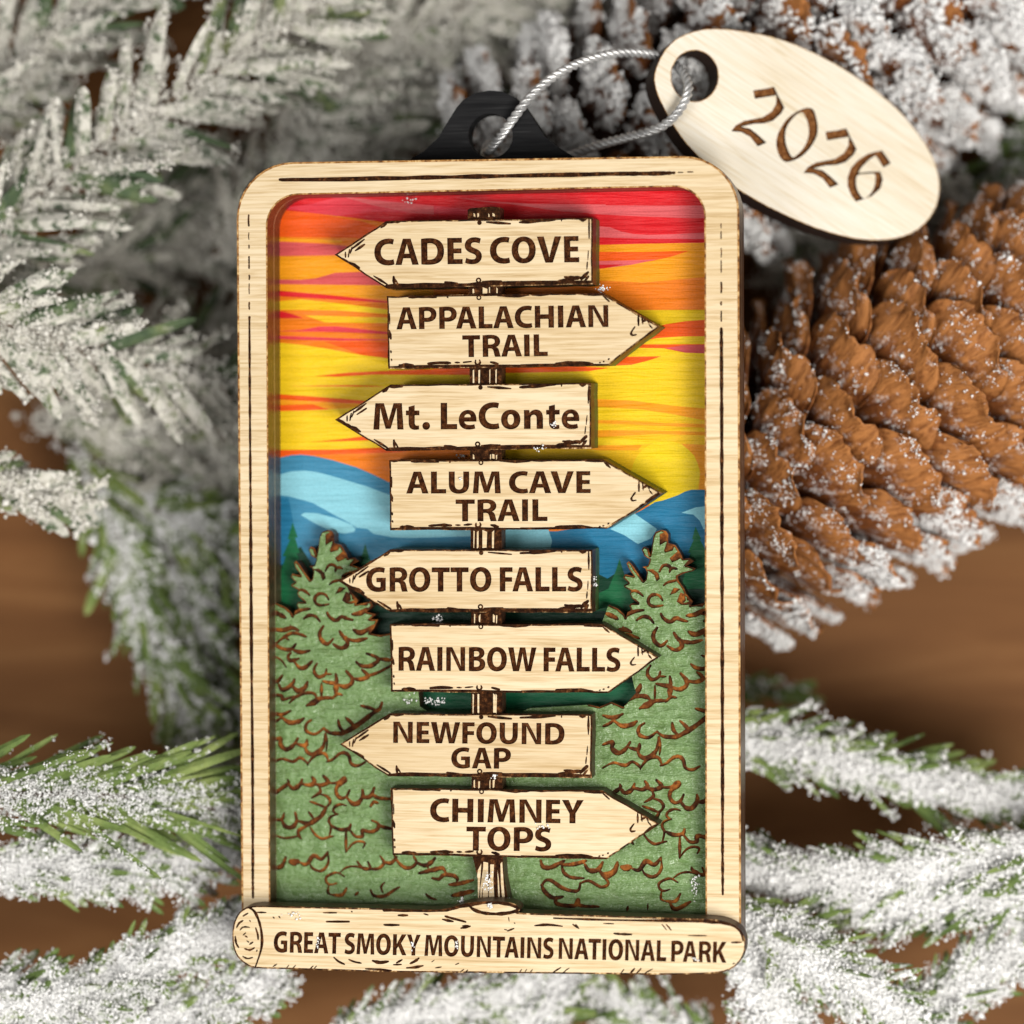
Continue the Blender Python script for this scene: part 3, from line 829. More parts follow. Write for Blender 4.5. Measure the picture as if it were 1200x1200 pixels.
LINES += [(B, p, w) for p, w in (
    ([(535, 150), (520, 250), (480, 300), (420, 332), (370, 305), (358, 262)], 30), ([(545, 160), (550, 230), (540, 302)], 14), ([(60, 215), (140, 190), (138, 245), (190, 287), (250, 255), (292, 190)], 32),
    ([(285, 240), (360, 255), (372, 205)], 30), ([(60, 415), (150, 370), (250, 395), (310, 360), (370, 400), (380, 425)], 22), ([(380, 415), (430, 350), (500, 320), (540, 335), (562, 395)], 24),
    ([(548, 395), (600, 375), (660, 325), (710, 318), (745, 350), (760, 412), (820, 432), (885, 398)], 26), ([(60, 730), (110, 660), (205, 590), (205, 555)], 26),
    ([(208, 588), (250, 632), (310, 600), (330, 550)], 30), ([(328, 590), (400, 602), (440, 572), (418, 530)], 32), ([(438, 590), (500, 602), (560, 572), (516, 520)], 32),
    ([(558, 582), (640, 580), (690, 540), (712, 560), (640, 610), (630, 670), (670, 717), (720, 700), (747, 645)], 28), ([(722, 708), (770, 762), (820, 760), (862, 700), (860, 645)], 32),
    ([(858, 710), (930, 700), (964, 624)], 30), ([(955, 690), (1010, 716), (1130, 722)], 28), ([(480, 615), (490, 662), (415, 712)], 24), ([(490, 680), (550, 700), (577, 750), (540, 800)], 22),
    ([(540, 800), (470, 770), (396, 744)], 20), ([(545, 790), (500, 870), (430, 920), (380, 940), (305, 918)], 36), ([(430, 892), (388, 836)], 22), ([(60, 900), (150, 905), (172, 845)], 22),
    ([(152, 905), (180, 962), (240, 972), (282, 920), (270, 845)], 32), ([(385, 955), (300, 1000), (300, 1040), (322, 1074)], 24), ([(60, 1030), (160, 1065), (230, 1062), (312, 1045)], 18),
    ([(398, 966), (440, 1030), (500, 1072), (560, 1060), (605, 1048)], 20), ([(568, 1052), (585, 970), (565, 920), (580, 880), (645, 855)], 20), ([(642, 860), (603, 830), (620, 790), (670, 770), (718, 781)], 20),
    ([(585, 958), (660, 992), (740, 985), (756, 945)], 28), ([(752, 998), (800, 1052), (860, 1050), (860, 1000), (930, 1012), (990, 990), (1000, 940), (942, 912)], 28), ([(995, 950), (1050, 972), (1130, 985)], 26),
    ([(716, 1005), (715, 1192)], 22), ([(715, 1190), (770, 1120), (830, 1095), (882, 1110), (864, 1154)], 18), ([(930, 790), (960, 750), (1000, 760)], 24))]
LINES += [(C, p, w) for p, w in (
    ([(60, 655), (150, 640), (187, 555)], 30), ([(222, 595), (262, 605), (298, 593)], 44), ([(316, 610), (372, 622), (430, 545), (500, 578), (556, 515)], 30), ([(556, 520), (562, 600), (530, 660), (480, 682), (420, 655), (400, 620)], 22),
    ([(816, 598), (860, 652), (930, 660), (908, 600)], 24), ([(662, 692), (720, 650), (800, 640), (870, 660)], 16), ([(700, 728), (640, 695), (580, 710), (540, 740), (545, 780), (580, 802), (634, 788)], 20),
    ([(562, 808), (558, 870), (595, 892)], 18), ([(595, 890), (680, 892), (722, 826)], 24), ([(930, 662), (1000, 660), (1050, 610), (1016, 550)], 24))]
LEFT_ONLY = [(C, p, w) for p, w in (
    ([(795, 895), (825, 866)], 20), ([(932, 846), (960, 897), (1050, 902), (1120, 860), (1184, 822)], 24), ([(1040, 872), (1025, 820), (1054, 782)], 18), ([(1048, 600), (1110, 612), (1162, 556)], 28))]
LEFT_ONLY += [(Dd, p, w) for p, w in (
    ([(165, 165), (200, 230), (260, 277), (320, 272), (360, 230), (336, 180)], 26), ([(355, 228), (430, 257), (490, 230), (525, 190)], 28), ([(448, 250), (472, 294)], 14),
    ([(382, 325), (450, 310), (530, 290), (590, 280), (618, 322)], 32), ([(496, 368), (560, 377), (600, 340), (680, 345), (718, 370), (716, 402)], 28), ([(646, 425), (720, 420), (860, 385)], 28),
    ([(676, 522), (760, 505), (860, 480)], 36), ([(442, 506), (480, 540), (535, 557)], 20))]
RIGHT_ONLY = [(E, p, w) for p, w in (
    ([(210, 138), (222, 172), (262, 177), (310, 155), (342, 138)], 20), ([(328, 162), (400, 157), (465, 138)], 20), ([(328, 165), (340, 205), (380, 232), (452, 236)], 17), ([(458, 158), (480, 192), (530, 190), (558, 146)], 22),
    ([(538, 190), (572, 226), (620, 205), (642, 160)], 22), ([(214, 282), (235, 250), (270, 250), (320, 285), (370, 305), (420, 306), (432, 262)], 17), ([(214, 275), (235, 315), (280, 347), (334, 340)], 20),
    ([(430, 267), (480, 250), (550, 287), (592, 264), (560, 228)], 15), ([(298, 342), (300, 380), (400, 392), (420, 358), (430, 390), (535, 396)], 20), ([(1056, 186), (1112, 217)], 18),
    ([(695, 418), (700, 394)], 12), ([(811, 414), (812, 378)], 9), ([(938, 380), (970, 412), (1052, 368)], 20))]
RIGHT_ONLY += [(F8, p, w) for p, w in (([(408, 602), (460, 562), (487, 506)], 36), ([(328, 694), (362, 636)], 28), ([(230, 684), (240, 636)], 26), ([(426, 622), (500, 610), (575, 637)], 24))]

hz = H_TREE
SHIFT = np.array(P.px(768.1, 703.8, hz)) - np.array(P.px(376.9, 702.5, hz))


def tree_slab(lines, patches, outline, shift, label):
    sh = [(outline, 'green'), ]
    for fn, pts, w in lines:
        sc = 8 if fn in (t8, F8) else (4.8 if fn is E else 7.5)
        q = P.poly(fn(pts), hz)
        off = shift if fn not in (E, F8) else np.zeros(2)
        q = [(x + off[0], y + off[1]) for x, y in q]
        for s in stroke(q, w / sc * 1.42, 3, 0.42, 0.15):
            sh.append((s, 'engr'))
    for i in range(len(outline) - 1):
        a, b = outline[i], outline[i + 1]
        if math.hypot(a[0] - b[0], a[1] - b[1]) < 22:
            for s in stroke([a, b], 3.6, 2, 0.9, 0.2):
                sh.append((s, 'engr'))
    for p in patches:
        sh.append(([(x + shift[0], y + shift[1]) for x, y in P.poly(p, hz)], 'engr'))
    o = slab('fir_tree', sh, 1, hz, orn, MT, 3.4, 'engraved_line', M['engr_tree'], wall=M['wall'])
    tag(o, label)


tl = P.poly(t8(TREE_TOP), hz)
left_out = tl + P.poly([(475, 748), (488, 790), (492, 828), (520, 845), (574, 850), (574, 1090), (296, 1090)], hz)
tr = [(x + SHIFT[0], y + SHIFT[1]) for x, y in tl]
xmax = P.px(846, 800, hz)[0]
right_top = [p for p in tr[1:] if p[0] < xmax]
right_out = P.poly([(576, 850), (620, 830), (690, 826), (702, 829), (716, 823), (730, 829), (745, 812), (735, 770), (700, 745)], hz) + right_top + P.poly([(846, 700), (846, 1090), (576, 1090)], hz)
tree_slab(LINES + LEFT_ONLY, PATCH, left_out, np.zeros(2), 'green fir tree at the left window edge')
tree_slab(LINES + RIGHT_ONLY, PATCH, right_out, SHIFT, 'green fir tree at the right window edge')

# signs ------------------------------------------------------------------------------------------------
hs = H_SIGN
LA_REF = [(392, 298.5), (452.5, 259), (694.5, 255), (694.5, 333), (453, 338)]
RA_REF = [(453.2, 347), (706, 343.5), (773, 382.5), (713.5, 428), (455, 432)]


def l1(p): return zz(6.667, 380, 240, p)
def l2(p): return zz(6.667, 550, 240, p)
def r1(p): return zz(6.667, 440, 330, p)
def r2(p): return zz(6.667, 610, 330, p)


LA_MARKS = [(l1, p, w) for p, w in (
    ([(480, 132), (530, 128), (588, 130)], 24), ([(443, 178), (482, 148)], 16), ([(80, 394), (280, 265), (482, 130)], 14), ([(165, 370), (166, 410)], 9), ([(188, 408), (197, 348)], 9), ([(203, 378), (217, 332)], 9),
    ([(215, 345), (312, 270)], 12), ([(243, 358), (314, 310)], 13), ([(84, 395), (150, 440), (212, 472)], 24), ([(192, 452), (272, 494)], 22), ([(84, 398), (280, 530), (478, 652)], 18), ([(300, 545), (480, 650)], 22), ([(386, 556), (492, 622)], 12),
    ([(542, 562), (548, 625)], 18), ([(548, 575), (576, 618)], 12), ([(474, 640), (560, 634), (900, 628), (1200, 622)], 22), ([(945, 606), (1040, 616)], 16), ([(485, 126), (800, 124), (1080, 115)], 7))]
LA_MARKS += [(l2, p, w) for p, w in (
    ([(-20, 116), (400, 106), (962, 101)], 12), ([(136, 135), (320, 148)], 13), ([(392, 137), (500, 130), (668, 116)], 16), ([(720, 113), (720, 127)], 9), ([(868, 114), (905, 114)], 22), ([(935, 116), (936, 262)], 11),
    ([(930, 358), (926, 432)], 6), ([(922, 448), (918, 504)], 9), ([(700, 592), (770, 584), (835, 580)], 15), ([(746, 564), (820, 572), (886, 566)], 18), ([(876, 580), (928, 526)], 22), ([(900, 596), (930, 560)], 16),
    ([(-20, 622), (300, 612), (964, 602)], 20), ([(960, 101), (964, 300), (962, 606)], 13), ([(100, 600), (250, 596)], 10))]
LA_RINGS = [(l2, (79, 140), 18, 0), (l2, (72, 590), 22, 9)]
RA_MARKS = [(r1, p, w) for p, w in (
    ([(94, 112), (96, 400), (106, 676)], 15), ([(90, 116), (160, 117)], 18), ([(262, 123), (370, 118), (474, 123)], 16), ([(560, 121), (567, 125)], 9), ([(955, 108), (1080, 112), (1194, 104)], 16),
    ([(106, 385), (120, 446)], 15), ([(120, 540), (122, 556)], 12), ([(124, 604), (127, 616)], 10), ([(110, 250), (112, 332)], 7), ([(100, 668), (500, 660), (1200, 656)], 13), ([(412, 641), (500, 634), (586, 636)], 16),
    ([(622, 632), (658, 633)], 11), ([(688, 631), (748, 624)], 11), ([(782, 615), (782, 640), (805, 648), (818, 630), (812, 612)], 11), ([(900, 629), (958, 642)], 14), ([(188, 654), (240, 650), (292, 654)], 16), ([(90, 116), (600, 112), (1200, 100)], 7))]
RA_MARKS += [(r2, p, w) for p, w in (
    ([(-20, 93), (300, 92), (640, 90)], 12), ([(86, 103), (224, 99)], 15), ([(496, 99), (642, 102)], 16), ([(645, 112), (692, 154)], 11), ([(640, 92), (880, 225), (1082, 342)], 9), ([(920, 262), (922, 342)], 11),
    ([(948, 268), (956, 332)], 9), ([(950, 318), (994, 288)], 12), ([(988, 296), (1004, 324)], 10), ([(1003, 333), (1028, 364)], 9), ([(893, 354), (866, 395), (870, 418), (903, 415)], 11), ([(926, 472), (958, 448)], 15),
    ([(980, 428), (1076, 362)], 22), ([(616, 634), (626, 631)], 9), ([(645, 626), (655, 623)], 9), ([(684, 610), (694, 602)], 9), ([(276, 640), (420, 634), (564, 642)], 18), ([(0, 652), (400, 650), (690, 650)], 13), ([(700, 640), (1078, 362)], 6))]
RA_RINGS = [(r1, (808, 125), 20, 9)]


def fit(ref, dst):
    A_ = np.array([[x, y, 1] for x, y in ref])
    X, *_ = np.linalg.lstsq(A_, np.array(dst), rcond=None)
    return lambda pts: [tuple(np.array((x, y, 1)) @ X) for x, y in pts]


SIGNS = [
    ('left', LA_REF, [('CADES COVE', (438.8, 311), (678.9, 307.3), 30.8)]),
    ('right', RA_REF, [('APPALACHIAN', (464.5, 386), (713, 383.2), 25.8), ('TRAIL', (542, 418.6), (642, 417.2), 25.6)]),
    ('left', [(392.5, 492), (457.5, 450.5), (692.7, 449), (692.7, 525.5), (452.7, 528.5)], [('Mt. LeConte', (437.5, 503.5), (679, 502.3), 31)]),
    ('right', [(456, 539.3), (706.5, 538.2), (776, 578), (710.7, 619.7), (457, 621.5)], [('ALUM CAVE', (476, 578.4), (692.3, 577.8), 25.7), ('TRAIL', (534, 611), (641.6, 610.6), 25.6)]),
    ('left', [(396.5, 681), (457, 643.8), (694, 644.3), (694, 718), (458, 717.3)], [('GROTTO FALLS', (429, 693.4), (682.8, 693), 28.4)]),
    ('right', [(457, 731.3), (706.4, 731.3), (772, 770.5), (713.5, 812), (458, 810.7)], [('RAINBOW FALLS', (467, 786), (727, 787.2), 28)]),
    ('left', [(398, 872.3), (456.7, 836), (693.5, 837.3), (693.5, 912), (455.5, 909.7)], [('NEWFOUND', (460.7, 870.6), (661.5, 872.5), 25), ('GAP', (528.7, 900.2), (598.6, 901), 24.3)]),
    ('right', [(457.6, 923.6), (706.5, 926.4), (773, 965.8), (710.7, 1007), (460, 1002)], [('CHIMNEY', (503.8, 963), (683.8, 965), 27.4), ('TOPS', (546.3, 996.7), (646, 997.7), 28)]),
]


def wobble(poly, amp):
    """a slightly hand cut edge: more points along each side, each a little off"""
    out = []
    n = len(poly)
    for i in range(n):
        a, b = poly[i], poly[(i + 1) % n]
        k = max(2, int(math.hypot(b[0] - a[0], b[1] - a[1]) / 14))
        for j in range(k):
            t = j / k
            d = amp if 0 < j else 0
            out.append((a[0] + (b[0] - a[0]) * t + random.uniform(-d, d), a[1] + (b[1] - a[1]) * t + random.uniform(-d, d)))
    return out


for side, out, rows in SIGNS:
    poly = P.poly(wobble(out, 0.55), hs)
    shapes = [(poly, 'sscorch'), (inset(poly, 1.9), 'wood')]
    ref, marks, rings = (LA_REF, LA_MARKS, LA_RINGS) if side == 'left' else (RA_REF, RA_MARKS, RA_RINGS)
    f = fit(ref, out)
    for fn, pts, w in marks:
        for s in stroke(P.poly(f(fn(pts)), hs), w / 6.667 * 1.6, 3, 0.5, 0.25):
            shapes.append((s, 'char'))
    for fn, c, r, ring in rings:
        c = P.poly(f(fn([c])), hs)[0]
        shapes.append((ellipse(c[0], c[1], r / 6.667, r / 6.667, 14), 'char'))
        if ring:
            shapes.append((ellipse(c[0], c[1], ring / 6.667, ring / 6.667, 10), 'wood'))
    for text, l, r, cap in rows:
        for g, c in lettering(text, l, r, cap):
            shapes.append((P.poly(g, hs), c))
    words = ' '.join(t for t, *_ in rows)
    o = slab('arrow_sign', shapes, H_TREE + 0.5, hs, orn, MT, 2.6, 'lettering', M['engr'])
    tag(o, 'pale %s-pointing arrow sign reading %s' % (side, words))
    c = np.mean(np.array(poly), axis=0)
    slab('sign_backing', [([tuple(q) for q in poly], 'green')], 1.5, H_TREE, o, MT, wall=M['green_wall'])

# post between the signs: five short pale-wood stretches, drawn bark lines
hp = H_SIGN - 3
post = [(548, 246), (551, 244), (577, 242), (586, 243), (588, 400), (588, 700), (589, 1000), (591, 1030), (597, 1061), (597, 1068), (560, 1068), (560, 1060), (560, 1030), (553, 1000), (552, 700), (550, 400)]
sh = [(P.poly(post, hp), 'char')]


def light(pts):
    sh.append((P.poly(pts, hp), 'wood'))


for y0, y1 in ((246, 256), (333, 346), (429, 452), (528, 541), (618, 645), (716, 732), (809, 838), (910, 926)):
    x0 = 552
    for a, b in random.sample(((3, 4.5), (8, 10), (12.5, 18), (21.5, 22.6), (25, 27.5), (29.5, 31)), 4):
        j = random.uniform(-1.2, 1.2)
        light([(x0 + a + j, y0 + random.uniform(3, 6)), (x0 + b + j, y0 + random.uniform(3, 6)), (x0 + b + j + random.uniform(-0.8, 0.8), y1 - random.uniform(1, 4)), (x0 + a + j, y1 - random.uniform(1, 4))])
for a in ([(564, 1012), (562.5, 1035), (561, 1060), (558.5, 1062), (557.5, 1040), (560, 1020)], [(567, 1012), (571, 1014), (566, 1035), (563.5, 1060), (562.5, 1060), (563, 1040)],
          [(566.5, 1010), (572, 1011), (572, 1050), (570, 1064), (565.5, 1062), (566, 1030)], [(574.5, 1013), (579, 1013), (578, 1030), (580, 1064), (574.5, 1064)], [(573, 1030), (576.5, 1040), (577, 1062), (573, 1062)],
          [(586.5, 1012), (588.5, 1010), (590.5, 1040), (592.5, 1064), (589, 1062), (587, 1035)], [(583, 1020), (584.5, 1030), (586.5, 1062), (584, 1062)]):
    light([(x, y) for x, y in a])
slab('signpost', sh, H_TREE + 1, hp, orn, MT)

# frame ------------------------------------------------------------------------------------------------
hf = H_FRAME
f_out = rrect((277, 191), (866, 182), (868.5, 1105), (283.5, 1105), 66, 4)
f_in = rrect((313, 229), (825.5, 218), (827, 1100), (316.8, 1100), 36, 1)
fo, fi = P.poly(f_out, hf), P.poly(f_in, hf)
sh = [(fo, 'scorch'), (inset(fo, 2.2), 'wood'), (ccw(inset(fi, -1.7)), 'scorch'), (fi, 'hole')]
for pts, w in (([(328, 210.5), (500, 208), (700, 204), (760, 203.5), (790, 202.5)], 4.2), ([(330, 211), (480, 209)], 5), ([(600, 206), (740, 203.5)], 4.4), ([(795, 202), (800, 202)], 1.6), ([(806, 201.5), (812, 201.5)], 1.4)):
    for s in stroke(P.poly(pts, hf), w * 1.15, 7, 0.7, 0.28):
        sh.append((s, 'char'))


def dashes(x0, x1, y0, y1, dense):
    """dashed at the top, a full line lower down"""
    y = y0
    while y < y1 - 2:
        t = (y - y0) / (y1 - y0)
        L = random.uniform(3, 14) if t < dense else random.uniform(170, 330)
        e = min(y + L, y1)
        w = random.uniform(1.2, 2.4) if t < dense else random.uniform(3.0, 4.2)
        xa, xb = x0 + (x1 - x0) * t, x0 + (x1 - x0) * (e - y0) / (y1 - y0)
        for s in stroke(P.poly([(xa, y), ((xa + xb) / 2 + random.uniform(-0.4, 0.4), (y + e) / 2), (xb, e)], hf), w, 16, 0.9, 0.2):
            sh.append((s, 'char'))
        y = e + (random.uniform(4, 12) if t < dense else -1.5)


dashes(291.5, 296.5, 252, 1052, 0.13)
dashes(845, 847, 262, 1048, 0.14)
slab('frame', sh, -1.5, hf, orn, MT, wall=M['fwall'])

# name log ---------------------------------------------------------------------------------------------
hl = H_LOG
log_out = [(300, 1061.5), (350, 1062.5), (440, 1064.5), (500, 1066), (522, 1065), (538, 1060.5), (552, 1057.5), (575, 1056), (597, 1057.5), (606, 1061), (609, 1067), (606, 1069.5), (640, 1071), (720, 1073.5), (800, 1076), (838, 1077.5), (856, 1082),
           (868, 1090), (873.5, 1102), (873, 1115), (868, 1126), (858, 1135), (845, 1139.5), (820, 1141.5), (760, 1142), (650, 1141), (560, 1140), (450, 1139), (400, 1137.5), (330, 1135.5), (300, 1134.5), (288, 1130), (278, 1121), (273, 1108), (272.5, 1090), (276, 1076), (284, 1066)]
lo = P.poly(catmull(log_out, 3, True), hl)
sh = [(lo, 'sscorch'), (inset(lo, 1.7), 'wood')]


def g1(p): return zz(6, 265, 1040, p)
def g2(p): return zz(5.4545, 450, 1040, p)
def g3(p): return zz(5.4545, 660, 1040, p)


def log_line(fn, pts, w):
    k = 6 if fn is g1 else 5.4545
    for s in stroke(P.poly(fn(pts), hl), w / k * 1.55, 3, 0.5, 0.25):
        sh.append((s, 'char'))


sh.append((P.poly(g1(catmull([(150, 135), (110, 165), (75, 215), (52, 290), (42, 360), (44, 280), (55, 215), (80, 160), (110, 130)], 3, True)), hl), 'char'))
for pts, w in (([(160, 140), (200, 170), (235, 250), (252, 350), (245, 440), (205, 560)], 14), ([(160, 132), (600, 134), (1200, 142)], 9), ([(120, 200), (152, 182)], 9), ([(74, 280), (92, 250), (120, 232)], 9),
               ([(98, 300), (120, 278), (165, 280)], 8), ([(208, 285), (222, 330), (225, 365)], 10), ([(64, 345), (70, 390), (88, 422)], 11), ([(120, 335), (138, 318)], 8), ([(132, 340), (150, 350)], 8), ([(145, 375), (160, 385)], 8),
               ([(165, 400), (188, 384)], 8), ([(130, 430), (165, 440), (198, 425)], 10), ([(118, 485), (150, 500), (185, 492)], 9), ([(165, 232), (172, 240)], 7), ([(212, 452), (218, 440)], 7), ([(215, 175), (280, 176)], 9),
               ([(330, 208), (338, 216)], 7), ([(370, 202), (380, 214)], 7), ([(684, 178), (776, 178)], 10), ([(706, 240), (864, 240)], 13), ([(880, 168), (888, 172)], 7), ([(758, 492), (790, 520), (832, 540)], 11),
               ([(862, 506), (900, 522), (950, 532)], 10), ([(1030, 515), (1080, 528), (1140, 520)], 16), ([(1110, 262), (1200, 264)], 12), ([(330, 556), (358, 538)], 6), ([(425, 565), (440, 548)], 6), ([(465, 572), (488, 548)], 6),
               ([(590, 572), (612, 552)], 6), ([(618, 570), (636, 552)], 6), ([(980, 572), (1080, 576), (1160, 584)], 10)):
    log_line(g1, pts, w)
for pts, w in (([(0, 145), (200, 148), (400, 140), (480, 120), (545, 112), (600, 100), (700, 95), (800, 110), (855, 130)], 18), ([(545, 118), (580, 145), (650, 165), (750, 168), (840, 152), (856, 128)], 15), ([(92, 178), (150, 178)], 10), ([(255, 168), (282, 176)], 9),
               ([(392, 184), (440, 198), (522, 220)], 11), ([(374, 204), (442, 218)], 11), ([(492, 260), (550, 248)], 12), ([(500, 246), (540, 242)], 7), ([(796, 190), (800, 216)], 6), ([(770, 268), (785, 272)], 6), ([(790, 278), (830, 262)], 8), ([(832, 226), (838, 230)], 5),
               ([(964, 244), (1050, 238), (1140, 248)], 11), ([(5, 240), (96, 240)], 10), ([(168, 486), (200, 470), (222, 452)], 13), ([(145, 514), (200, 510), (250, 500)], 11), ([(80, 482), (115, 462)], 10), ([(60, 494), (110, 492)], 8), ([(305, 476), (322, 464)], 5),
               ([(330, 514), (366, 508)], 6), ([(456, 494), (478, 484)], 6), ([(488, 540), (510, 524)], 6), ([(512, 548), (535, 528)], 6), ([(864, 545), (880, 524)], 6), ([(900, 540), (912, 524)], 5), ([(936, 540), (950, 524)], 5), ([(1084, 540), (1130, 512)], 9), ([(1140, 548), (1160, 534)], 5)):
    log_line(g2, pts, w)
for pts, w in (([(-60, 196), (300, 208), (800, 214), (1000, 226), (1080, 240), (1130, 280), (1150, 340)], 12), ([(62, 236), (100, 262)], 8), ([(80, 236), (96, 254)], 6), ([(258, 230), (322, 232)], 7), ([(325, 294), (370, 298), (436, 300)], 11), ([(632, 236), (660, 270)], 6),
               ([(658, 236), (690, 272)], 7), ([(800, 307), (914, 308)], 6), ([(1076, 352), (1140, 350)], 10), ([(10, 534), (40, 514)], 5), ([(370, 546), (388, 524)], 6), ([(426, 552), (456, 518)], 8), ([(468, 550), (498, 518)], 7), ([(522, 548), (572, 520)], 6), ([(1085, 488), (1095, 484)], 6)):
    log_line(g3, pts, w)
for g, c in lettering('GREAT SMOKY MOUNTAINS NATIONAL PARK', (320.5, 1116), (851.3, 1128.3), 24.6, 20):
    sh.append((P.poly(g, hl), c))
tag(slab('name_log', sh, hf + 0.5, hl, orn, MT, 2.6, 'lettering', M['engr']), 'pale log plaque across the foot of the frame')


# ------------------------------------------------------------------ year tag
def world_px(x, y, z):
    k = (D - z) / D
    return ((x - 600) * k * U, (600 - y) * k * U, z * U)


nz = Vector((0.30, 0.10, 1)).normalized()
xa = Vector((1, 0, 0))
xa = (xa - nz * xa.dot(nz)).normalized()
ya = nz.cross(xa)
TM = Matrix.Translation(Vector(world_px(930, 155, -66))) @ Matrix(((xa.x, ya.x, nz.x, 0), (xa.y, ya.y, nz.y, 0), (xa.z, ya.z, nz.z, 0), (0, 0, 0, 1)))
TP = Plane(TM)
tagroot = empty('year_tag', TM, 'oval white wooden tag engraved 2026 hanging from the silver cord', 'tag')
t_out = catmull([(767, 87), (776, 64), (792, 46), (820, 35), (848, 34), (880, 38), (915, 46), (950, 60), (988, 80), (1025, 105), (1053, 129), (1076, 156), (1093, 184), (1101, 212), (1098, 240), (1084, 262), (1065, 275), (1040, 281), (1012, 281), (985, 276),
                 (955, 267), (922, 253), (890, 237), (855, 215), (815, 180), (793, 153), (778, 127), (769, 106)], 3, True)
to = TP.poly(t_out, 0)
th = TP.poly(ellipse(814, 89, 27.6, 30), 0)
sh = [(to, 'scorch'), (inset(to, 0.9), 'tag_wood'), (inset(th, -0.9), 'scorch'), (th, 'hole')]


def d8(p): return zz(5.217, 840, 80, p)


two = [(222, 135), (290, 126), (350, 113), (372, 160), (413, 240), (395, 275), (345, 320), (290, 337), (225, 340), (150, 357), (205, 370), (250, 405), (304, 455), (250, 478), (205, 420), (150, 390), (88, 385), (115, 350), (165, 322), (280, 300), (335, 265), (362, 220), (365, 165), (300, 176), (232, 187)]
zero = catmull([(520, 250), (580, 245), (605, 290), (618, 370), (605, 430), (560, 500), (500, 550), (425, 573), (385, 540), (365, 480), (368, 420), (395, 360), (440, 300)], 3, True)
zin = catmull([(512, 270), (470, 300), (430, 355), (418, 410), (425, 470), (445, 520), (470, 544), (520, 500), (550, 450), (563, 390), (555, 330), (535, 285)], 3, True)
six = [(1010, 503), (1065, 580), (1018, 607), (990, 560), (970, 533), (930, 560), (885, 605), (865, 640), (940, 632), (1000, 632), (1015, 680), (1000, 735), (950, 780), (900, 800), (850, 815), (820, 775), (800, 720), (800, 665), (820, 610), (860, 565), (920, 525), (970, 510)]
sin_ = catmull([(864, 652), (851, 690), (860, 745), (900, 797), (945, 760), (965, 715), (970, 670), (962, 645), (925, 645)], 3, True)
for pts, c in ((two, 'engr'), (zero, 'engr'), (zin, 'tag_wood'), ([(x + 442, y + 254) for x, y in two], 'engr'), (six, 'engr'), (sin_, 'tag_wood')):
    sh.append((TP.poly(d8(pts), 0), c))
m = Mat('charred_black_edge', 0.6, 0.3)
m.color((0.022, 0.012, 0.009))
slab('tag_plate', sh, -32, 0, tagroot, MT, 6, 'lettering', M['engr_tag'], wall=m.m, inner_wall=M['wall'])

# ------------------------------------------------------------------ silver cord
cpts = [(573, 170, -62), (569, 180, -36), (580, 169, -4), (600, 141, 22), (624, 111, 24), (655, 86, 12), (690, 70, -8), (728, 62, -30), (764, 64, -52), (785, 72, -58), (798, 82, -42), (806, 96, -22), (806, 109, -13), (798, 127, -9), (782, 144, -7), (762, 154, -12), (735, 161, -28),
        (705, 169, -48), (680, 178, -64), (645, 190, -74), (605, 192, -78), (580, 182, -72)]
path = np.array(catmull([world_px(*p) for p in cpts], 40, True))
seg = np.linalg.norm(np.diff(np.vstack([path, path[:1]]), axis=0), axis=1)
arc = np.cumsum(seg) - seg
tan = np.roll(path, -1, 0) - np.roll(path, 1, 0)
tan /= np.linalg.norm(tan, axis=1)[:, None]
ref = np.array((0.05, 0.1, 1.0))
n1 = np.cross(tan, ref)
n1 /= np.linalg.norm(n1, axis=1)[:, None]
n2 = np.cross(tan, n1)
vs_, fs_ = [], []
turns = round(arc[-1] / (25 * U))
for s in range(3):
    ph = 2 * math.pi * (s / 3 + turns * arc / arc[-1])
    cen = path + (n1 * np.cos(ph)[:, None] + n2 * np.sin(ph)[:, None]) * 2.7 * U
    b = len(vs_)
    N = len(path)
    for i in range(N):
        for k in range(8):
            a = 2 * math.pi * k / 8
            vs_.append(cen[i] + (n1[i] * math.cos(a) + n2[i] * math.sin(a)) * 3.15 * U)
    for i in range(N):
        for k in range(8):
            fs_.append((b + i * 8 + k, b + i * 8 + (k + 1) % 8, b + ((i + 1) % N) * 8 + (k + 1) % 8, b + ((i + 1) % N) * 8 + k))
tag(link('hanging_cord', mesh_np('hanging_cord', vs_, fs_, True), None, [M['silver']]), 'twisted silver cord looped through the black lug and the oval tag', 'cord')

# ------------------------------------------------------------------ snow grains
OCT = np.array([(1, 0, 0), (-1, 0, 0), (0, 1, 0), (0, -1, 0), (0, 0, 1), (0, 0, -1)], float)
OF = np.array([(0, 2, 4), (2, 1, 4), (1, 3, 4), (3, 0, 4), (2, 0, 5), (1, 2, 5), (3, 1, 5), (0, 3, 5)])


def grains(name, cen, rad, parent=None, smooth=True, mat='snow'):
    """cen (n,3) scene units, rad (n,) picture units: small rough crystals"""
    n = len(cen)
    q = rng.normal(size=(n, 3, 3))
    q, _ = np.linalg.qr(q)
    sc = rng.uniform(0.55, 1.45, (n, 1, 3)) * rad[:, None, None] * U
    v = np.einsum('nij,nvj->nvi', q, OCT[None] * sc) + cen[:, None, :]
    f = OF[None] + (np.arange(n) * 6)[:, None, None]
    return link(name, mesh_np(name, v.reshape(-1, 3), f.reshape(-1, 3), smooth), parent, [M[mat]])


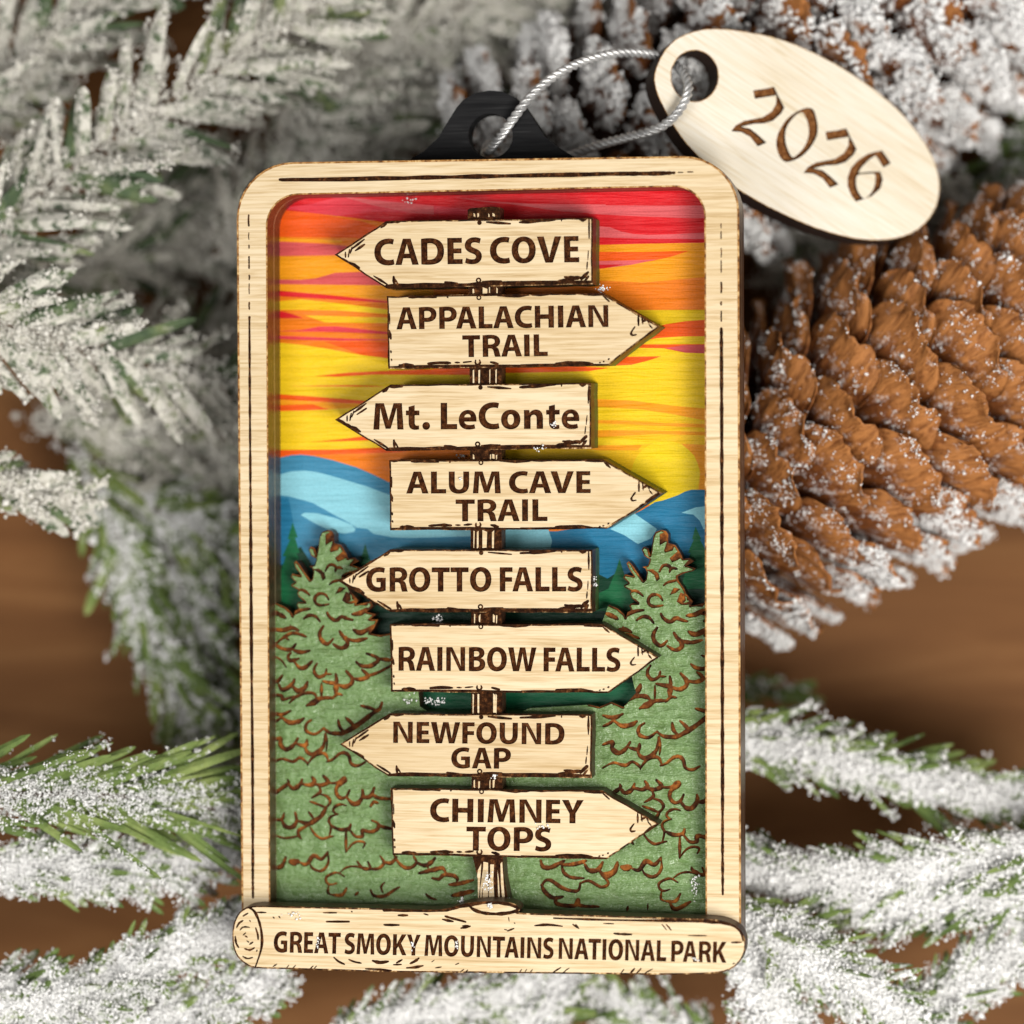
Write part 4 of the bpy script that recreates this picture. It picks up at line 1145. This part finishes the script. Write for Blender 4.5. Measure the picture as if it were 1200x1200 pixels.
# ------------------------------------------------------------------ fir branches
def branch(label, stems, nl, nw, flock, dens=0.42, ang=(42, 11), grain=3.0, mat='needle', up=0.0, bias=0.0, stemflock=1.0, extra=None, flat=0.55, heap=1.0):
    """stems: picture paths (x, y, depth). nl/nw needle length and width, flock 0..1 how much frost covers the needles"""
    p0 = world_px(*stems[0][0])
    root = empty('fir_branch', Matrix.Translation(Vector(p0)), label, 'branch', 'flocked fir branches around the ornament')
    org = np.array(p0)
    NV, NF, TV, TF, G, R, BARE = [], [], [], [], [], [], []
    nb = tb = 0
    for st in stems:
        pts = np.array(catmull([world_px(*p) for p in st], 14))
        d = np.diff(pts, axis=0)
        L = np.linalg.norm(d, axis=1)
        total = L.sum()
        cum = np.concatenate([[0], np.cumsum(L)])
        n = int(total / U * dens)
        s = np.sort(rng.uniform(0, total, n))
        idx = np.clip(np.searchsorted(cum, s) - 1, 0, len(L) - 1)
        base = pts[idx] + d[idx] * ((s - cum[idx]) / L[idx])[:, None]
        ax = d[idx] / L[idx][:, None]
        side = np.cross(ax, (0, 0, 1.0))
        side /= np.linalg.norm(side, axis=1)[:, None]
        upv = np.cross(side, ax)
        sg = np.where(rng.uniform(size=n) < 0.5 + bias, 1.0, -1.0)
        phi = rng.normal(up, flat, n)
        lat = side * (sg * np.cos(phi))[:, None] + upv * np.sin(phi)[:, None]
        al = np.radians(rng.normal(ang[0], ang[1], n))
        dr = ax * np.cos(al)[:, None] + lat * np.sin(al)[:, None]
        tt = s / total
        ln = nl * U * rng.uniform(0.68, 1.1, n) * (1 - 0.45 * np.clip((tt - 0.75) / 0.25, 0, 1))
        bend = ax * (ln * rng.uniform(0.02, 0.2, n))[:, None] + np.array((0, 0, -1.0)) * (ln * rng.uniform(0, 0.14, n))[:, None]
        wv = np.cross(dr, np.array((0, 0, 1.0)) + rng.normal(0, 0.5, (n, 3)))
        wv /= np.linalg.norm(wv, axis=1)[:, None]
        tv = np.cross(wv, dr)
        ss = np.array((0, 0.14, 0.45, 0.78, 0.94, 1.0))
        ww = np.array((0.5, 0.9, 1.0, 0.9, 0.62, 0.12))
        wid = nw * U * 0.5 * rng.uniform(0.8, 1.2, n)
        cen = base[:, None, :] + dr[:, None, :] * (ss[None, :, None] * ln[:, None, None]) + bend[:, None, :] * (ss ** 2)[None, :, None]
        hw = wid[:, None] * ww[None]
        rnd = 0.4 + 0.35 * flock
        ring = np.stack([cen + wv[:, None] * hw[..., None], cen + tv[:, None] * hw[..., None] * rnd, cen - wv[:, None] * hw[..., None], cen - tv[:, None] * hw[..., None] * rnd], axis=2)   # n,6,4,3
        NV.append(ring.reshape(-1, 3))
        f = []
        for a in range(5):
            for k in range(4):
                f.append((a * 4 + k, a * 4 + (k + 1) % 4, (a + 1) * 4 + (k + 1) % 4, (a + 1) * 4 + k))
        f.append((20, 21, 22, 23))
        f = np.array(f)
        NF.append((f[None] + (nb + np.arange(n) * 24)[:, None, None]).reshape(-1, 4))
        nb += n * 24
        # twig
        m_ = len(pts)
        tn = np.gradient(pts, axis=0)
        tn /= np.linalg.norm(tn, axis=1)[:, None]
        b1 = np.cross(tn, (0, 0, 1.0))
        b1 /= np.linalg.norm(b1, axis=1)[:, None]
        b2 = np.cross(b1, tn)
        rr = np.linspace(7, 3, m_) * U
        for k in range(6):
            a = 2 * math.pi * k / 6
            TV.append((pts + b1 * (rr * math.cos(a))[:, None] + b2 * (rr * math.sin(a))[:, None]))
        TFk = []
        for i in range(m_ - 1):
            for k in range(6):
                TFk.append((tb + k * m_ + i, tb + ((k + 1) % 6) * m_ + i, tb + ((k + 1) % 6) * m_ + i + 1, tb + k * m_ + i + 1))
        TF += TFk
        tb += 6 * m_
        # frost on the needles: each needle frosted to its own degree, thicker near the twig
        amt = np.clip(rng.normal(flock, 0.30, n), 0, 1.25)
        BARE.append(np.repeat(amt < (0.42 if mat == 'needle' else 0.30), 21))
        clump = 13 if heap > 1.2 else 7
        reach = 0.86 if heap > 1.2 else 1.0
        per = (ln / U / grain * 3.4 * heap * heap * amt * (nw / 11.0) ** 0.5 / clump).astype(int)
        rep = np.repeat(np.arange(n), per)
        u = reach * rng.uniform(0, 1, len(rep)) ** (1.0 + 0.5 * (1 - flock))
        ctr = base[rep] + dr[rep] * (u * ln[rep])[:, None] + bend[rep] * (u ** 2)[:, None]
        off = wv[rep] * (rng.normal(0, 0.45 * heap, len(rep)) * wid[rep])[:, None] + tv[rep] * (rng.normal(0, 0.4 * heap, len(rep)) * wid[rep])[:, None]
        c0 = ctr + off + np.array((0, 0, 1.0)) * (np.abs(rng.normal(0.45, 0.4, len(rep))) * wid[rep])[:, None]
        c0 = np.repeat(c0, clump, axis=0)
        G.append(c0 + np.clip(rng.normal(0, 1, c0.shape), -1.8, 1.8) * grain * (2.3 if heap > 1.2 else 1.5) * U)
        R.append(grain * rng.lognormal(-0.25, 0.35, len(c0)))
        # frost on the twig
        k = int(total / U / grain * 2.2 * stemflock * flock)
        s = rng.uniform(0, total, k)
        idx = np.clip(np.searchsorted(cum, s) - 1, 0, len(L) - 1)
        b = pts[idx] + d[idx] * ((s - cum[idx]) / L[idx])[:, None]
        sp = 0.13 * nl * U
        b = b + np.clip(rng.normal(0, 1, (k, 3)), -1.7, 1.7) * np.array((sp, sp, sp * 0.5)) + np.array((0, 0, 5 * U))
        b = np.repeat(b, clump, axis=0)
        G.append(b + np.clip(rng.normal(0, 1, b.shape), -1.8, 1.8) * grain * 1.7 * U)
        R.append(grain * rng.lognormal(-0.2, 0.35, len(b)))
    if extra is not None:
        for (x, y, z, r) in extra:
            G.append(np.array([world_px(x, y, z)]))
            R.append(np.array([r]))
    me = mesh_np('needles', np.vstack(NV) - org, np.vstack(NF), False)
    link('needles', me, root, [frosted(mat, 0.36 if heap > 1.2 else min(flock * 0.85 + 0.05, 0.75)), frosted(mat, 0.12)])
    me.polygons.foreach_set('material_index', np.concatenate(BARE).astype(np.int32))
    link('twig', mesh_np('twig', np.vstack(TV) - org, np.array(TF), True), root, [M['twig']])
    grains('snow', np.vstack(G) - org, np.concatenate(R), root, True, 'snow' if mat == 'needle' else 'flock')
    return root


branch('frosted fir branch rising across the upper left corner, long needles', [[(-90, 350, -140), (50, 225, -145), (200, 118, -160), (360, 15, -190), (450, -60, -210)]], 120, 19, 0.60, 0.21, (50, 9), 2.2, 'needle_cool', flat=0.4)
branch('white blurred fir branch along the top edge, left of the black lug', [[(320, 165, -270), (430, 70, -285), (560, 0, -300), (700, -60, -310)], [(250, 300, -310), (330, 220, -310), (430, 150, -320), (560, 100, -330)]], 112, 20, 0.66, 0.24, (46, 11), 2.8, 'needle_cool', flat=0.45)
branch('frosted fir branch in the top left corner, needles pointing up', [[(-60, 130, -240), (60, 40, -240), (190, -50, -240)]], 114, 19, 0.58, 0.24, (45, 11), 2.6, 'needle_cool', flat=0.45)
branch('fir branch with clumped frost pointing right, above the middle of the left edge', [[(-90, 360, -65), (50, 392, -90), (160, 425, -140), (300, 455, -230)]], 112, 18, 0.60, 0.21, (44, 8), 2.1, 'needle_cool', flat=0.38, extra=[(112, 381, -30, 9)])
branch('short snowy fir tip ending at the left edge above the dark table gap', [[(-80, 545, -90), (10, 572, -100), (95, 596, -120)]], 62, 16, 0.62, 0.36, (34, 10), 2.6, 'needle_cool')
branch('green drooping fir branch in shade beside the left side of the frame', [[(85, 520, -310), (132, 610, -300), (172, 720, -290), (228, 850, -290), (280, 970, -300)], [(180, 600, -320), (225, 720, -320), (290, 860, -325)], [(150, 590, -310), (230, 620, -320), (320, 730, -320)]], 88, 13, 0.30, 0.42, (30, 10), 2.6, 'needle')
branch('grey shaded fir spray behind the left frame edge at mid height', [[(40, 490, -330), (160, 520, -335), (330, 545, -340)], [(90, 590, -345), (210, 600, -345), (340, 640, -350)], [(120, 440, -345), (230, 400, -345), (340, 380, -350)]], 90, 14, 0.5, 0.4, (38, 12), 3.0, 'needle_cool')
branch('dim grey fir branch deep in the gap left of the upper frame corner', [[(40, 330, -370), (160, 300, -370), (320, 290, -375)], [(120, 260, -380), (230, 230, -380), (330, 240, -380)]], 95, 15, 0.5, 0.34, (40, 12), 3.0, 'needle_cool')
branch('bright green fir branch pointing right below the dark table gap', [[(-100, 938, -20), (60, 930, -25), (180, 937, -50), (320, 960, -120)]], 140, 11, 0.12, 0.26, (25, 7), 1.3, 'needle', stemflock=24, flat=0.35)
branch('snow-covered fir branch under the bright green one at the left edge', [[(-90, 1015, -80), (60, 1020, -80), (180, 1015, -100), (300, 990, -160)]], 70, 11, 0.78, 0.5, (30, 13), 1.7, 'needle', stemflock=5, heap=1.5)
branch('thick snowy fir branch filling the lower left corner', [[(-90, 1190, -55), (70, 1172, -55), (190, 1122, -70), (330, 1062, -130)], [(-60, 1260, -60), (100, 1215, -60), (230, 1185, -80), (320, 1150, -100)], [(-60, 1165, -60), (20, 1160, -60), (90, 1165, -60)]], 68, 11, 0.85, 0.5, (34, 15), 1.8, 'needle', stemflock=5, heap=1.5)
branch('snowy fir tip under the lower edge of the log plaque', [[(370, 1250, -130), (470, 1195, -140), (570, 1168, -160), (650, 1150, -180)], [(560, 1250, -170), (620, 1200, -170), (660, 1150, -170)]], 70, 9, 0.6, 0.45, (32, 14), 2.2, 'needle', stemflock=4, heap=1.5)
branch('thin green fir tip under the right half of the log plaque', [[(850, 1250, -200), (780, 1200, -200), (690, 1165, -210)]], 75, 11, 0.45, 0.36, (30, 10), 2.4, 'needle', stemflock=2)
branch('snowy fir branch under the brown pine cone, green along its lower side', [[(790, 850, -150), (940, 880, -150), (1090, 918, -160), (1280, 960, -170)]], 90, 12, 0.40, 0.42, (26, 8), 2.3, 'needle', stemflock=11)
branch('broad snowy fir branch crossing the right edge halfway below the cone', [[(1290, 985, -80), (1120, 1012, -90), (980, 1030, -100), (820, 1010, -130)], [(1290, 1030, -90), (1150, 1050, -100), (1000, 1060, -110)]], 86, 10, 0.60, 0.44, (28, 12), 2.1, 'needle', stemflock=6, heap=1.5)
branch('thick snowy fir branch filling the lower right corner', [[(830, 1050, -80), (930, 1110, -60), (1040, 1180, -60), (1120, 1260, -70)], [(870, 1140, -70), (950, 1220, -70), (1000, 1260, -80)], [(1000, 1250, -80), (1110, 1170, -90), (1240, 1080, -110)], [(930, 1240, -70), (900, 1180, -70), (880, 1110, -80)]], 76, 9, 0.74, 0.44, (34, 17), 2.0, 'needle', stemflock=5, heap=1.5)
branch('small green fir tip out of focus left of the table gap, under the brown cone', [[(760, 815, -350), (860, 808, -350), (940, 812, -350)]], 50, 9, 0.06, 0.3, (20, 8), 2.0, 'needle')
branch('grey blurred fir branch at the right edge between tag and brown cone', [[(1290, 340, -350), (1160, 300, -360), (1040, 235, -370), (930, 330, -370)], [(1290, 230, -350), (1180, 260, -360), (1080, 290, -370)]], 95, 15, 0.6, 0.4, (40, 12), 3.2, 'needle_cool')
branch('dim fir branch behind the silver cord at the top edge', [[(480, 60, -360), (600, 10, -360), (760, -30, -360)]], 90, 16, 0.55, 0.36, (42, 12), 3.2, 'needle_cool')
branch('dark green fir sprig behind the oval tag at the right edge', [[(1260, 130, -360), (1190, 180, -370), (1130, 260, -370)]], 80, 13, 0.12, 0.4, (36, 12), 3.0, 'needle')


# ------------------------------------------------------------------ pine cones
def scale_mesh(seed, length, width, thick):
    r = random.Random(seed)
    nu, nv = 22, 30
    ph = [r.uniform(0, 6.28) for _ in range(4)]
    o = Vector((seed * 7.3, seed * 3.1, 0))
    top, bot = [], []
    for i in range(nu):
        u = i / (nu - 1)
        w = width * 0.5 * (0.35 + 0.65 * math.sin(min(u / 0.66, 1) * math.pi / 2)) * (1 - 0.20 * max(0, (u - 0.70) / 0.30) ** 2)
        for j in range(nv):
            v = j / (nv - 1) * 2 - 1
            edge = u ** 5
            q = Vector((v * 2.2, u * 2.0, 0)) + o
            n1 = mnoise.noise(q * 1.1)
            n2 = mnoise.noise(Vector((q.x * 3.2, q.y * 1.5, 1.7)))
            n3 = mnoise.noise(Vector((q.x * 8.0, q.y * 3.0, 4.1)))
            y = length * u * (1 - 0.15 * v ** 4 * u) + edge * (9 * mnoise.noise(Vector((v * 2.3, seed, 9))) + 6 * mnoise.noise(Vector((v * 7.0, seed, 3))) + 3.5 * mnoise.noise(Vector((v * 19.0, seed, 5))))
            x = w * v * (1 + 0.05 * mnoise.noise(Vector((u * 7, seed, v * 0.5))))
            z = -0.10 * width * v * v + length * 0.05 * math.sin(u * 2.6) + (4.5 * n1 + 3.2 * n2 + 1.5 * n3) * (0.35 + 0.65 * u) + edge * (7 * math.sin(2.6 * v + ph[2]) + 4 * math.sin(6.5 * v + ph[0]) + 9)
            t = thick * (1 - 0.62 * u) * (1 - 0.5 * v * v)
            top.append((x * U, y * U, (z + t / 2) * U))
            bot.append((x * U, y * U, (z - t / 2) * U))
    V = top + bot
    n = nu * nv
    F = []
    for i in range(nu - 1):
        for j in range(nv - 1):
            a = i * nv + j
            F.append((a, a + 1, a + nv + 1, a + nv))
            F.append((n + a, n + a + nv, n + a + nv + 1, n + a + 1))
    for j in range(nv - 1):
        a = (nu - 1) * nv + j
        F.append((a, a + 1, n + a + 1, n + a))
    for i in range(nu - 1):
        for j in (0, nv - 1):
            a = i * nv + j
            F.append((a, a + nv, n + a + nv, n + a))
    me = mesh_np('cone_scale', V, F, True)
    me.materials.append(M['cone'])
    return me, np.array(top).reshape(nu, nv, 3)


def pine_cone(label, base, apex, radius, n, tilt, sc, snow_n, snow_r, snow_tip, prof, seed):
    r = random.Random(seed)
    b, a = Vector(world_px(*base)), Vector(world_px(*apex))
    axis = (a - b).normalized()
    L = (a - b).length
    xs = axis.cross(Vector((0, 0, 1))).normalized()
    ys = xs.cross(axis)                                     # upwards, to the camera
    mat = Matrix.Translation(b)
    root = empty('pine_cone', mat, label, 'pine cone', 'pine cones beside the ornament')
    protos = []
    tops = []
    for k in range(5):
        me, tp = scale_mesh(seed * 10 + k, sc[0], sc[1], sc[2])
        protos.append(bpy.data.objects.new('scale', me))
        tops.append(tp)
    cand = []
    for i in range(n):
        t = (i + 0.5) / n
        th = i * 2.39996 + r.uniform(-0.06, 0.06)
        rad = radius * U * prof(t)
        out = xs * math.cos(th) + ys * math.sin(th)
        p = axis * (L * t) + out * rad
        if out.z < -0.35 and t > 0.06:
            continue
        x_, y_ = (b + p).x / U + 600, 600 - (b + p).y / U
        if x_ < 640 and False:
            continue
        tl_ = math.radians(tilt + 24 * (1 - t) ** 2 + r.uniform(-5, 5) - 10 * t)
        yv = (axis * math.cos(tl_) + out * math.sin(tl_)).normalized()
        xv = axis.cross(out).normalized()
        zv = xv.cross(yv)
        if zv.dot(out) < 0:
            xv, zv = -xv, -zv
        s = (0.62 + 0.45 * prof(t)) * r.uniform(0.92, 1.08)
        cand.append((out.z, p, xv, yv, zv, s, r.randrange(5), out.dot(Vector((0.5, -0.85, 0)))))
    cand.sort(key=lambda c: -c[0])
    G, R = [], []
    for j, (oz, p, xv, yv, zv, s, k, down) in enumerate(cand[:100]):
        o = protos[k].copy()
        scene.collection.objects.link(o)
        o.parent = root
        m_ = Matrix(((xv.x * s, yv.x * s, zv.x * s, p.x), (xv.y * s, yv.y * s, zv.y * s, p.y), (xv.z * s, yv.z * s, zv.z * s, p.z), (0, 0, 0, 1)))
        o.matrix_local = m_
        Mx = np.array(m_)
        tp = tops[k]
        low = not snow_tip and down > 0.72
        cnt = int(snow_n * r.uniform(0.3, 1.6) * (1.6 if low else 1))
        uu = np.clip(rng.beta(2.6, 1.1, cnt) if snow_tip else rng.beta(1.6, 1.0, cnt), 0, 1) * 20.99
        vv = rng.uniform(0, 28.99, cnt)
        # frost gathers in patches
        keep = (np.sin(uu * 0.72 + j * 2.1) + np.sin(vv * 0.42 + j) + rng.normal(0, 0.7, cnt)) > (-0.3 if snow_tip else (-0.6 if low else 0.55))
        uu, vv = uu[keep], vv[keep]
        q = tp[uu.astype(int), vv.astype(int)] * (1 - (uu % 1))[:, None] + tp[np.minimum(uu.astype(int) + 1, 21), vv.astype(int)] * (uu % 1)[:, None]
        q2 = tp[uu.astype(int), np.minimum(vv.astype(int) + 1, 29)]
        q = q + (q2 - tp[uu.astype(int), vv.astype(int)]) * (vv % 1)[:, None]
        w = q @ Mx[:3, :3].T + Mx[:3, 3]
        up = np.array(zv) * 0.5 + np.array((0, 0, 0.5))
        gr = snow_r * (1.7 if low else 1.0)
        w = w + up[None] * (np.abs(rng.normal(0, 1.0, len(w))) * gr * (2.2 if snow_tip or low else 0.4) * U)[:, None]
        k_ = 7 if snow_tip else (4 if low else 3)
        w = np.repeat(w, k_, axis=0)
        w = w + np.clip(rng.normal(0, 1, w.shape), -1.8, 1.8) * gr * 1.6 * U
        rr = gr * rng.lognormal(-0.15, 0.4, len(w))
        G.append(w)
        R.append(rr)
    grains('snow', np.vstack(G), np.concatenate(R), root)
    # woody core
    V, F = [], []
    K, S = 14, 16
    for i in range(S):
        t = i / (S - 1)
        for k in range(K):
            th = 2 * math.pi * k / K
            V.append(axis * (L * t) + (xs * math.cos(th) + ys * math.sin(th)) * (radius * U * prof(t) * 1.02))
    for i in range(S - 1):
        for k in range(K):
            F.append((i * K + k, i * K + (k + 1) % K, (i + 1) * K + (k + 1) % K, (i + 1) * K + k))
    V = [tuple(v) for v in V]
    V.append((0, 0, 0))
    me = bpy.data.meshes.new('core')
    me.from_pydata(V, [], F + [(k, (k + 1) % K, len(V) - 1) for k in range(K)])
    link('core', me, root, [M['core']])
    return root


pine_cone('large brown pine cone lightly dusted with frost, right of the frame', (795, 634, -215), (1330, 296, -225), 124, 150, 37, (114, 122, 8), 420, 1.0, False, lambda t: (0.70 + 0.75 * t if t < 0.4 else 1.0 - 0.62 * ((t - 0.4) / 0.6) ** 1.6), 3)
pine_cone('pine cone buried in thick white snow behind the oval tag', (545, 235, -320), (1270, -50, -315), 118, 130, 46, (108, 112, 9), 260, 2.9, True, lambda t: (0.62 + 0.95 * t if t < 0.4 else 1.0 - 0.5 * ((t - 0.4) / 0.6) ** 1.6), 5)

# ------------------------------------------------------------------ loose flakes of snow caught on the ornament
fl, fr = [], []
for x, y, h, n, sx, sy in ((705, 338, 40, 26, 6, 5), (480, 236, 6, 12, 9, 4), (540, 534, 6, 10, 6, 2), (697, 680, 50, 16, 3, 7), (515, 724, 40, 20, 6, 4), (508, 822, 34, 34, 14, 4), (478, 818, 34, 12, 4, 5), (815, 1040, 34, 34, 4, 12),
                          (572, 1036, 66, 40, 5, 10), (596, 1056, 62, 14, 2, 5), (574, 1062, 94, 14, 4, 4), (541, 1054, 66, 12, 3, 3), (650, 497, 62, 14, 3, 5), (637, 968, 62, 12, 5, 4), (631, 526, 62, 12, 7, 4),
                          (372, 1105, 92, 10, 2, 5), (535, 1108, 92, 10, 2, 4), (483, 1108, 92, 10, 2, 6), (814, 1124, 92, 8, 3, 3), (578, 910, 62, 10, 5, 2), (765, 572, 40, 8, 5, 3), (345, 1072, 93, 16, 7, 3), (541, 560, 62, 6, 2, 3)):
    for _ in range(n):
        q = P.px(x + random.gauss(0, sx * 0.6), y + random.gauss(0, sy * 0.6), h + random.uniform(0, 2))
        fl.append(tuple(TILT @ Vector((q[0] * U, q[1] * U, (h + random.uniform(0, 2.5)) * U))))
        fr.append(random.uniform(0.6, 1.7))
tag(grains('snow_flakes', np.array(fl), np.array(fr)), 'loose flakes of snow caught on the ornament', 'snow', None, 'stuff')
